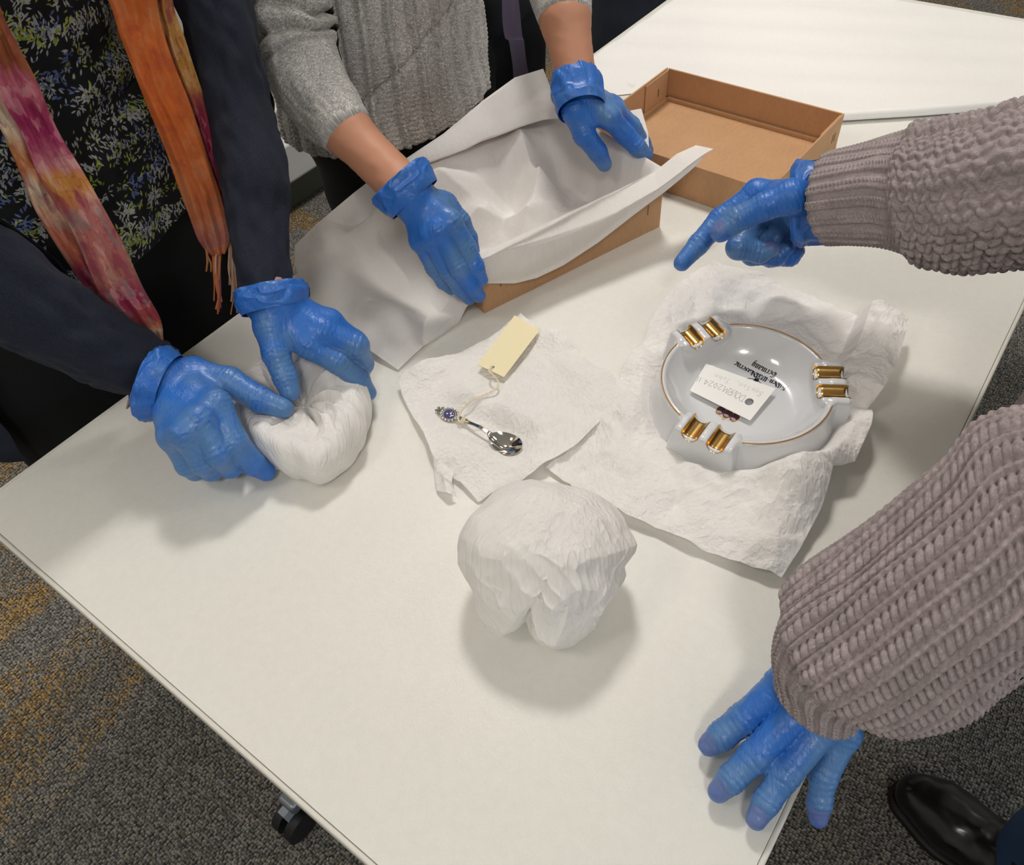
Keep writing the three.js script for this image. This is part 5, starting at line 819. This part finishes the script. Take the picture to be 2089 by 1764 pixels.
  cuff(gL, at(1180, 194, 0.158), at(1170, 156, 0.172).sub(at(1184, 222, 0.150)), far(1221, 188, 1.07).sub(far(1134, 190, 1.07)), [[-0.022, 0.0300], [-0.012, 0.0318], [-0.004, 0.0312], [0.006, 0.0322], [0.016, 0.0325], [0.024, 0.0312], [0.027, 0.0292], [0.020, 0.0280], [0.004, 0.0275]], 0.96, 16, 0.0012);
}
// ---------------------------------------------------------------- person in the chunky knit cardigan (right)
{
  const JR = joints({ wrist: [1668, 410, 14.5], thumb: [[1612, 402, 16.8], [1562, 420, 16.0], [1507, 446, 14.6], [1470, 474, 13.4]], index: [[1545, 395, 13.5], [1470, 448, 11.2], [1425, 498, 9.6], [1391, 536, 8.6]], middle: [[1555, 430, 11.6], [1506, 505, 10.0], [1550, 515, 9.4], [1572, 508, 10.0]], ring: [[1575, 450, 10.2], [1535, 518, 8.4], [1585, 522, 8.2], [1606, 506, 9.0]], pinky: [[1602, 465, 9.6], [1572, 524, 7.6], [1612, 525, 7.6], [1626, 512, 8.4]] });
  const JL = joints({ wrist: [1690, 1375, 8.5], thumb: [[1648, 1392, 5.5], [1618, 1430, 3.4], [1600, 1462, 2.0], [1592, 1480, 1.3]], index: [[1596, 1394, 5.4], [1516, 1467, 3.0], [1472, 1501, 2.0], [1447, 1520, 1.3]], middle: [[1640, 1440, 5.4], [1540, 1543, 3.0], [1492, 1588, 2.0], [1466, 1614, 1.3]], ring: [[1684, 1476, 5.0], [1600, 1580, 2.9], [1564, 1634, 1.9], [1543, 1670, 1.3]], pinky: [[1724, 1496, 4.2], [1680, 1585, 2.0], [1672, 1636, 0.9], [1669, 1668, 0.0]] });
  const S = skeleton({ side: V3(0, 0, 1), hip: V3(0.42, 0.92, -0.60), chest: V3(0.315, 1.20, -0.60), neck: V3(0.235, 1.41, -0.60), head: V3(0.17, 1.56, -0.61), feet: V3(0.43, 0, -0.58), hair: 0x8a8178,
    sh: { [-1]: V3(0.25, 1.33, -0.78), 1: V3(0.25, 1.33, -0.42) }, el: { [-1]: V3(0.11, 1.02, -0.735), 1: V3(0.195, 1.03, -0.405) }, wr: { [-1]: JR.wrist.clone(), 1: JL.wrist.clone() },
    palm: { [-1]: JR.wrist.clone().lerp(JR.index[0], 0.3), 1: JL.wrist.clone().lerp(JL.middle[0], 0.3) }, wrist: { [-1]: 0.0245, 1: 0.0235 }, an: { [-1]: V3(0.378, 0.085, -0.586), 1: V3(0.46, 0.085, -0.40) }, toe: { [-1]: V3(-0.97, 0, -0.25), 1: V3(-0.98, 0, 0.18) } });
  const t = thing('person', 'person in a chunky mauve grey knit cardigan pointing and leaning a hand on the table', 'person', V3(0.42, 0, -0.58));
  const denim = std({ color: 0x2f4d73, roughness: 0.9 });
  trousers(t, S, denim, 1.0, 0.012, 6);

  const yarn = dataTexture(512, 512, (x, y, o) => { const v = 1 + (hash3(x, y, 4) - 0.5) * 0.16 + noise3(x / 4, y / 7, 3) * 0.08 + noise3(x / 40, y / 40, 6) * 0.05; o[0] = 162 * v; o[1] = 150 * v; o[2] = 150 * v; });
  const twist = dataTexture(256, 256, (x, y, o) => { o[0] = o[1] = o[2] = 128 + 60 * Math.sin((x + y * 2) / 256 * 2 * Math.PI * 24) + 60 * (hash3(x, y, 2) - 0.5); }, false);
  const knit = std({ map: tiled(yarn, 0.12), bumpMap: tiled(twist, 0.03), bumpScale: 0.0002, roughness: 1, side: DS });
  // chunky half-fisherman rib: a narrow standing ridge, then a row of plump slanted stitches with gaps between
  const fisher = (w, s, P = 0.0112, Q = 0.0056) => {
    const p = w / P, i = Math.floor(p), f = p - i, ridge = Math.exp(-(((f - 0.16) / 0.10) ** 2)) * (0.86 + 0.14 * Math.cos(2 * Math.PI * s / Q));
    const q = s / Q + (f - 0.62) * 0.9 + hash3(i, 3, 1) + 0.08 * noise3(s * 160, i, 2), k = Math.abs(Math.sin(Math.PI * q)), lobe = Math.max(0, 1 - ((f - 0.62) / 0.30) ** 2) ** 0.6 * k ** 0.7;
    return 0.0030 * Math.max(0.95 * ridge, lobe) - 0.0026 * Math.exp(-(((f - 0.37) / 0.085) ** 2)) * (1 - k) ** 1.2 - 0.0018 * Math.exp(-(((f - 0.92) / 0.07) ** 2)) * (1 - 0.6 * k);
  };
  const ribCuff = (w, s, P = 0.0135) => { const f = w / P - Math.floor(w / P), sq = smooth(0.16, 0.26, f) * smooth(0.84, 0.74, f); return 0.0020 * sq + 0.0006 * sq * Math.sin(s * 1700 + Math.abs(f - 0.5) * 9) - 0.0008 * Math.exp(-(((f - 0.5) / 0.06) ** 2)); };
  const bobble = (w, s) => {                               // seed and cable panels of the upper sleeve
    const P = 0.0082, Q = 0.0078, i = Math.floor(w / P), f = w / P - i, q = s / Q + (i & 1) * 0.5, j = Math.floor(q), g = q - j, a = (hash3(i, j, 3) - 0.5) * 0.22, panel = (Math.floor(w / 0.057) % 2) ? 1 : 0.72;
    const tl = ((i + j) & 1 ? 0.75 : -0.75) + a * 2, cu = f - 0.5 - a, cv = g - 0.5 + a * 0.6, eu = cu * Math.cos(tl) + cv * Math.sin(tl), ev = cv * Math.cos(tl) - cu * Math.sin(tl);
    return 0.0038 * panel * Math.max(0, 1 - (eu / 0.66) ** 2 - (ev / 0.36) ** 2) ** 0.6 - 0.0026 * Math.exp(-((((w / 0.057) % 1 + 1) % 1 - 0.5) ** 2) / 0.003);
  };
  // leaning arm
  const low = limb([{ L: [1606, 1396], R: [1718, 1486], d: 0.632, flat: 0.72 }, { L: [1598, 1390], R: [1726, 1486], d: 0.631, flat: 0.74 }, { L: [1589, 1382], R: [1740, 1492], d: 0.629, flat: 0.76 }, { L: [1581, 1345], R: [1752, 1478], d: 0.621, flat: 0.78 }, { L: [1579, 1306], R: [1766, 1462], d: 0.612, flat: 0.82 }, { L: [1592, 1250], R: [1800, 1458], d: 0.598, flat: 0.88 }, { L: [1628, 1192], R: [1868, 1472], d: 0.583, flat: 0.92 }, { L: [1720, 1115], R: [1960, 1455], d: 0.568, flat: 0.95 }, { L: [1815, 1030], R: [2040, 1412], d: 0.557, flat: 0.95 }, { L: [1925, 932], R: [2125, 1350], d: 0.55, flat: 0.95 }, { L: [2025, 838], R: [2225, 1275], d: 0.55, flat: 0.95 }, { w: [0.135, 1.0, -0.40], r: 0.064 }, { w: [0.19, 1.07, -0.41], r: 0.062 }, { w: [0.23, 1.18, -0.41], r: 0.062 }, { w: [0.25, 1.31, -0.45], r: 0.066 }]);
  const high = limb([{ L: [1704, 330], R: [1706, 486], d: 0.885, flat: 0.8 }, { L: [1694, 322], R: [1696, 494], d: 0.888, flat: 0.85 }, { L: [1690, 316], R: [1692, 498], d: 0.89, flat: 0.88 }, { L: [1740, 300], R: [1746, 498], d: 0.876, flat: 0.9 }, { L: [1800, 284], R: [1806, 502], d: 0.866, flat: 0.9 }, { L: [1848, 276], R: [1858, 516], d: 0.858, flat: 0.95 }, { L: [1895, 266], R: [1905, 542], d: 0.85, flat: 1 }, { L: [1960, 252], R: [1972, 556], d: 0.84, flat: 1 }, { L: [2030, 232], R: [2044, 554], d: 0.83, flat: 1 }, { L: [2100, 204], R: [2116, 548], d: 0.825, flat: 1 }, { w: [0.065, 1.0, -0.735], r: 0.068 }, { w: [0.13, 1.06, -0.75], r: 0.066 }, { w: [0.19, 1.17, -0.76], r: 0.062 }, { w: [0.24, 1.30, -0.76], r: 0.066 }]);
  S.arm = { [-1]: armOf(high, 3, S.sh[-1], S.wr[-1], 0.0245), 1: armOf(low, 4, S.sh[1], S.wr[1], 0.0235) };
  body(t, S);
  const cuffLen = 0.056;
  const sag = (s, ang, k) => 0.006 * noise3(ang * 1.6, s * 9, k) + 0.003 * noise3(ang * 3, s * 24, k + 3);
  part('cardigan', mergeGeometries([
    loft(low.slice(0, 13), 440, 660, (s, w, v, ang) => (s < cuffLen ? ribCuff(w, s) * smooth(0, 0.008, s) - 0.003 * smooth(0, 0.02, s) : 0.005 * smooth(cuffLen, cuffLen + 0.010, s) * smooth(cuffLen + 0.12, cuffLen + 0.03, s) - 0.003 * smooth(cuffLen + 0.01, cuffLen, s) + fisher(w, s)) + sag(s, ang, 3) * smooth(0, 0.06, s)),
    loft(low.slice(11), 160, 120, (s, w, v, ang) => fisher(w, s, 0.022, 0.011) - 0.004),
    // pointing arm
    loft(high, 360, 460, (s, w, v, ang) => { const e = 0.092; return (s < e ? ribCuff(w, s, 0.0185) * 1.1 : 0.004 * Math.exp(-(((s - e - 0.008) / 0.008) ** 2)) + bobble(w, s) * smooth(e, e + 0.006, s)) + sag(s, ang, 9) * smooth(0.01, 0.09, s); }),
    // body of the cardigan: a shell open at the front
    (() => {
      const rg = (x, y, z, rx, rz) => ({ c: V3(x, y, z), a: V3(0, 0, rz), b: V3(-rx, 0, 0) }), rr = [rg(0.24, 1.39, -0.61, 0.085, 0.12), rg(0.26, 1.31, -0.615, 0.13, 0.19), rg(0.28, 1.16, -0.635, 0.165, 0.21), rg(0.275, 1.02, -0.65, 0.195, 0.21), rg(0.275, 0.90, -0.67, 0.222, 0.205), rg(0.278, 0.82, -0.685, 0.232, 0.20), rg(0.282, 0.765, -0.69, 0.234, 0.20)];
      const C = rr.map((r) => r.c), A = rr.map((r) => r.a), B = rr.map((r) => r.b);
      return grid(420, 260, (u, v) => { const s = lerp(-2 * Math.PI + 0.30, -0.30, u), c = cromV(C, v), a = cromV(A, v), b = cromV(B, v), w = u * 1.25, l = v * 0.64, o = V3().addScaledVector(a, Math.sin(s)).addScaledVector(b, Math.cos(s)); return { p: c.add(o).addScaledVector(o.clone().normalize(), fisher(w, l, 0.018, 0.0105) + 0.006 * noise3(s * 3, l * 9, 4)), uv: [w, l] }; });
    })(),
  ]), knit, t, 'chunky mauve grey knit cardigan');
  garment('shirt', t, std({ color: 0x2b2c33, roughness: 0.9 }), [[S.hip, S.chest, 0.125, 0.13], [S.chest.clone().add(V3(0, 0, -0.07)), S.chest.clone().add(V3(0, 0, 0.07)), 0.115, 0.115], [S.chest, S.neck, 0.10, 0.062]], [plane(V3(0, 1, 0), V3(0, 1.40, 0)), plane(V3(0, -1, 0), V3(0, 0.84, 0))], 0.012, 0.06, 0.004, 5);

  // shoes: rounded black leather with a welt and a stitched toe line
  for (const s of [-1, 1]) {
    const A = S.an[s], f = S.toe[s].clone().normalize(), L = (a, y, b = 0) => V3(A.x + f.x * a - f.z * b, y, A.z + f.z * a + f.x * b);
    const U = [[L(-0.05, 0.048), L(0.03, 0.058), 0.038, 0.045], [L(0.02, 0.055), L(0.12, 0.040), 0.050, 0.041], [L(0.11, 0.042, -0.006), L(0.160, 0.038, -0.005), 0.0405, 0.0350], [L(0.0, 0.07), L(0.005, 0.14), 0.046, 0.050], [L(0.05, 0.040, 0.012), L(0.13, 0.038, 0.014), 0.036, 0.034]], lo = L(0.05, 0.05).subScalar(0.2), hi = L(0.05, 0.05).addScalar(0.2);
    const upper = (x, y, z) => { let d = 1; for (const [a, b, ra, rb] of U) d = smin(d, capsule(x, y, z, a, b, ra, rb), 0.02); return d; };
    const sh = part('shoe', surface((x, y, z) => smax(smax(upper(x, y, z) + 0.0012 * noise3(x * 60, y * 60, z * 60), 0.012 - y, 0.003), y - 0.15, 0.004), lo, hi, 0.0035), phys({ color: 0x0a0a0a, roughness: 0.30, clearcoat: 0.5, clearcoatRoughness: 0.2 }), t);
    part('sole', surface((x, y, z) => smax(upper(x, Math.max(y, 0.03), z) - 0.003, Math.abs(y - 0.008) - 0.008, 0.004), lo, hi, 0.004), std({ color: 0x101010, roughness: 0.6 }), sh);
  }

  const gR = glove(t, JR, { cuffDir: at(1720, 408, 0.15).sub(at(1580, 415, 0.14)), wr: 0.035, scale: 1.02, seed: 5, nails: 0.4, nailed: ['thumb', 'middle', 'pinky'], cell: 0.0018, palm: 0.016 });
  cuff(gR, at(1668, 412, 0.146), at(1690, 408, 0.15).sub(at(1620, 415, 0.142)), far(1668, 330, 0.90).sub(far(1672, 492, 0.90)), [[-0.026, 0.0385], [-0.021, 0.0435], [-0.017, 0.0440], [-0.010, 0.0425], [0.004, 0.0435], [0.018, 0.0440], [0.026, 0.0420]], 0.72, 20, 0.0016);
  glove(t, JL, { cuffDir: at(1700, 1350, 0.10).sub(at(1650, 1450, 0.055)), wr: 0.026, scale: 0.90, seed: 6, nails: 0.32, nailed: ['index', 'middle', 'ring', 'pinky'], cell: 0.0017, palm: 0.0108 });
}
// ---------------------------------------------------------------- two people farther along the table
{
  const mk = (label, o, build) => { const S = skeleton({ side: V3(0, 0, -1), ...o }); const t = thing('person', label, 'person', S.feet); body(t, S, skin, 0.014); build(t, S); for (const s of [-1, 1]) plainShoe(t, S.an[s], S.fw, blackShoe); };
  const stand = (x, z) => ({ hip: V3(x, 0.93, z), chest: V3(x + 0.02, 1.24, z), neck: V3(x + 0.03, 1.46, z), head: V3(x + 0.05, 1.62, z), feet: V3(x, 0, z), sh: { [-1]: V3(x + 0.01, 1.39, z + 0.18), 1: V3(x + 0.01, 1.39, z - 0.18) }, el: { [-1]: V3(x - 0.06, 1.12, z + 0.21), 1: V3(x - 0.06, 1.12, z - 0.21) }, wr: { [-1]: V3(x - 0.05, 0.90, z + 0.21), 1: V3(x - 0.05, 0.90, z - 0.21) }, palm: { [-1]: V3(x - 0.04, 0.81, z + 0.21), 1: V3(x - 0.04, 0.81, z - 0.21) } });
  const coat = (t, S, mat, bottom, k = 0.02) => garment('jacket', t, mat, [[S.hip.clone().add(V3(0, -0.12, 0.05)), S.chest.clone().add(V3(0, 0, 0.05)), 0.125 + k, 0.115 + k], [S.hip.clone().add(V3(0, -0.12, -0.05)), S.chest.clone().add(V3(0, 0, -0.05)), 0.125 + k, 0.115 + k], ...[-1, 1].flatMap((s) => [[S.chest, S.sh[s], 0.11, 0.075], [S.sh[s], S.el[s], 0.07, 0.058], [S.el[s], S.wr[s], 0.056, 0.045]]), [S.chest, S.neck, 0.11, 0.06]], [plane(V3(0, 1, 0), V3(0, 1.45, 0)), plane(V3(0, -1, 0), V3(0, bottom, 0))], 0.012, 0.04, 0.006, 7);
  mk('person in dark clothes with a mauve sash standing behind the grey sweater', { ...stand(-1.09, -1.27), hair: 0x1e1712 }, (t, S) => {
    trousers(t, S, std({ color: 0x14161c, roughness: 0.85 }), 1.0, 0.02, 11); coat(t, S, std({ color: 0x1a1d24, roughness: 0.9 }), 0.72);
    const q = (a, b, x) => meet(a, b, x), sl = V3(-0.90, 1.32, -1.20), sr = V3(-0.90, 1.32, -1.16); part('sash', coons([sl, sr], [sr, q(1055, 0, -0.90), q(1068, 90, -0.895), q(1078, 170, -0.90)], [q(1048, 175, -0.90), q(1078, 170, -0.90)], [sl, q(1022, 0, -0.90), q(1036, 90, -0.895), q(1048, 175, -0.90)], 10, 60, (p) => V3(0.004 + 0.003 * noise3(p.y * 20, p.z * 60, 1), 0, 0), true), std({ color: 0x5d5266, roughness: 0.9, side: DS }), t);
  });
  mk('person in dark blue trousers and black coat farthest along the left table side', { ...stand(-1.10, -1.98), hair: 0x5a4632 }, (t, S) => { trousers(t, S, std({ color: 0x262c38, roughness: 0.85 }), 1.0, 0.02, 13); coat(t, S, std({ color: 0x101216, roughness: 0.9 }), 0.80); });
}
// ---------------------------------------------------------------- souvenir spoon and its tag
{
  const silver = phys({ color: 0xd9d6d0, roughness: 0.10, metalness: 1 }), old = phys({ color: 0x8f8a82, roughness: 0.3, metalness: 1 }), Y = 0.0075;
  const bowlC = at(1031, 903, 0.0088), neckP = at(996, 884, 0.0105), tail = at(948, 858, 0.0065), crest = at(917, 846, 0.0042), top = at(904, 839, 0.004);
  const t = thing('souvenir_spoon', 'small silver souvenir spoon with a blue enamel crest lying on the tissue', 'spoon', at(985, 880));
  const ax = bowlC.clone().sub(neckP).setY(0).normalize(), ay = V3(-ax.z, 0, ax.x), ln = 0.0182, wd = 0.0136;
  const Rb = (a) => { const c = Math.cos(a), s = Math.sin(a); return { x: c * ln * (c < 0 ? 1.05 : 1), y: s * wd * (1 + 0.16 * c) }; };
  const shell = (off) => (u, v) => { const a = u * 2 * Math.PI, q = Rb(a), r = v, dep = -0.0062 * (1 - r * r) - off * (1 - 0.3 * r), lip = off ? 0 : 0; return bowlC.clone().addScaledVector(ax, q.x * r).addScaledVector(ay, q.y * r).add(V3(0, dep + lip + 0.0016 * r * Math.max(0, -Math.cos(a)), 0)); };
  part('bowl', mergeGeometries([grid(96, 36, shell(0), true), grid(96, 36, shell(0.0009), true), grid(96, 4, (u, v) => { const a = u * 2 * Math.PI, q = Rb(a); return bowlC.clone().addScaledVector(ax, q.x * (1 + 0.02 * Math.sin(Math.PI * v))).addScaledVector(ay, q.y * (1 + 0.02 * Math.sin(Math.PI * v))).add(V3(0, lerp(0, -0.0008, v) + 0.0016 * Math.max(0, -Math.cos(a)), 0)); }, true)]), new THREE.MeshPhysicalMaterial({ color: 0xd9d6d0, roughness: 0.08, metalness: 1, side: DS }), t);
  const hs = [bowlC.clone().addScaledVector(ax, -ln * 1.02).add(V3(0, 0.0008, 0)), bowlC.clone().addScaledVector(ax, -ln * 1.25).add(V3(0, 0.0028, 0)), neckP.clone().lerp(tail, 0.35).add(V3(0, 0.003, 0)), neckP.clone().lerp(tail, 0.75).add(V3(0, 0.001, 0)), tail, tail.clone().lerp(crest, 0.5)];
  const wds = [0.0042, 0.0026, 0.0021, 0.0022, 0.0026, 0.004];
  part('handle', loft(hs.map((c, i) => { const d = hs[Math.min(i + 1, 5)].clone().sub(hs[Math.max(i - 1, 0)]).normalize(), a = V3().crossVectors(d, V3(0, 1, 0)).normalize(); return { c, a: a.multiplyScalar(wds[i]), b: V3(0, 0.0013, 0) }; }), 24, 60, (s, w, v, ang) => -0.00045 * Math.exp(-(((Math.sin(ang) - 1) / 0.2) ** 2))), silver, t);
  const up = V3(0, 1, 0), cx2 = crest.clone().sub(tail).setY(0).normalize(), cy2 = V3(-cx2.z, 0, cx2.x), rim = 0.0096, rimW = 0.0084;
  const disc = new THREE.CylinderGeometry(1, 1.04, 0.0018, 48); disc.applyMatrix4(new THREE.Matrix4().makeBasis(cx2.clone().multiplyScalar(rim), up, cy2.clone().multiplyScalar(rimW)).setPosition(crest));
  const cr = part('crest', disc, old, t);
  const beads = []; for (let k = 0; k < 15; k++) { const a = k / 15 * 2 * Math.PI, s = new THREE.SphereGeometry(0.00175, 14, 10); s.translate(...crest.clone().addScaledVector(cx2, Math.cos(a) * rim).addScaledVector(cy2, Math.sin(a) * rimW).add(V3(0, 0.001, 0)).toArray()); beads.push(s); }
  beads.forEach((b) => part('bead', b, silver, cr));
  const en = new THREE.CylinderGeometry(1, 1, 0.0008, 40); en.applyMatrix4(new THREE.Matrix4().makeBasis(cx2.clone().multiplyScalar(0.0066), up, cy2.clone().multiplyScalar(0.0060)).setPosition(crest.clone().add(V3(0, 0.0012, 0))));
  part('enamel', en, phys({ color: 0x0d0f70, roughness: 0.3, clearcoat: 0.4 }), cr, 'deep blue enamel');
  const fig = []; for (const [a, b, r] of [[0.0022, -0.001, 0.0014], [-0.001, 0.0012, 0.0016], [-0.0028, -0.0008, 0.0010]]) { const s = new THREE.SphereGeometry(r, 12, 8); s.scale(1, 0.6, 1); s.translate(...crest.clone().addScaledVector(cx2, a).addScaledVector(cy2, b).add(V3(0, 0.0017, 0)).toArray()); fig.push(s); }
  fig.push(tube([0, 1, 2, 3, 4].map((k) => { const a = 1.2 + k * 0.75; return crest.clone().addScaledVector(cx2, -0.0008 + Math.cos(a) * 0.0042).addScaledVector(cy2, Math.sin(a) * 0.0036).add(V3(0, 0.0018, 0)); }), 0.0005, 6));
  part('relief', mergeGeometries(fig.map((g) => g.toNonIndexed())), silver, cr);
  const crown = []; for (const [a, b, r] of [[0.012, -0.004, 0.0019], [0.0135, 0, 0.0022], [0.012, 0.004, 0.0019], [0.0165, -0.002, 0.0017], [0.0165, 0.0022, 0.0017], [0.0110, 0, 0.0030]]) { const s = new THREE.SphereGeometry(r, 14, 10); s.scale(1, 0.7, 1); s.translate(...crest.clone().addScaledVector(cx2, a).addScaledVector(cy2, b).add(V3(0, 0.0002, 0)).toArray()); crown.push(s); }
  part('crown', mergeGeometries(crown.map((g) => g.toNonIndexed())), old, t);

  // tag and its cotton string
  const g = thing('paper_tag', 'blank cream paper tag tied with cotton string to the souvenir spoon', 'tag', at(1035, 705));
  const C = [[1050, 643, 0.016], [1101, 673, 0.012], [1028, 769, 0.014], [974, 743, 0.019]].map((q) => at(...q));
  const sh = new THREE.Shape([[0, 0], [1, 0], [1, 1], [0, 1]].map(([a, b]) => new THREE.Vector2(a, b))), ho = new THREE.Path(); ho.absellipse(0.5, 0.93, 0.045, 0.024, 0, Math.PI * 2, true); sh.holes.push(ho);
  const q = new THREE.ExtrudeGeometry(sh, { depth: 1, bevelEnabled: false, curveSegments: 16, steps: 1 }), P = q.attributes.position;
  for (let i = 0; i < P.count; i++) { const u = P.getX(i), v = P.getY(i), w = P.getZ(i), p = C[0].clone().multiplyScalar((1 - u) * (1 - v)).addScaledVector(C[1], u * (1 - v)).addScaledVector(C[2], u * v).addScaledVector(C[3], (1 - u) * v); P.setXYZ(i, p.x, p.y + (w - 1) * 0.0006, p.z); }
  q.computeVertexNormals(); part('card', q, std({ color: 0xf3e6bd, roughness: 0.75, side: DS }), g);
  const cot = std({ color: 0xe8dcc0, roughness: 0.95 }), path = [[1002, 746, 0.019], [998, 756, 0.0195], [1006, 765, 0.019], [1016, 780, 0.016], [1012, 792, 0.0155], [990, 804, 0.0155], [962, 817, 0.014], [945, 832, 0.010], [938, 843, 0.008], [934, 854, 0.009], [939, 862, 0.009]].map((p) => at(...p));
  for (const ph of [0, Math.PI]) { const fine = []; const c = new THREE.CatmullRomCurve3(path); for (let k = 0; k <= 110; k++) { const p = c.getPointAt(k / 110), a = k * 0.55 + ph; p.x += Math.cos(a) * 0.0008; p.z += Math.sin(a) * 0.0008; fine.push(p); } part('string', tube(fine, 0.00062, 6), cot, g); }
  for (const o of [-0.0016, 0, 0.0016]) { const c = tail.clone().addScaledVector(cx2, o + 0.001), pts = []; for (let k = 0; k <= 12; k++) { const a = k / 12 * 2 * Math.PI; pts.push(c.clone().addScaledVector(cy2, Math.cos(a) * 0.0034).add(V3(0, Math.sin(a) * 0.0026, 0))); } part('knot', tube(pts, 0.0008, 6), cot, g); }
  part('string_end', tube([[946, 858, 0.009], [956, 861, 0.0085], [970, 865, 0.007], [984, 868, 0.006]].map((p) => at(...p)), 0.0006, 6), cot, g);
}
renderer.render(scene, camera);
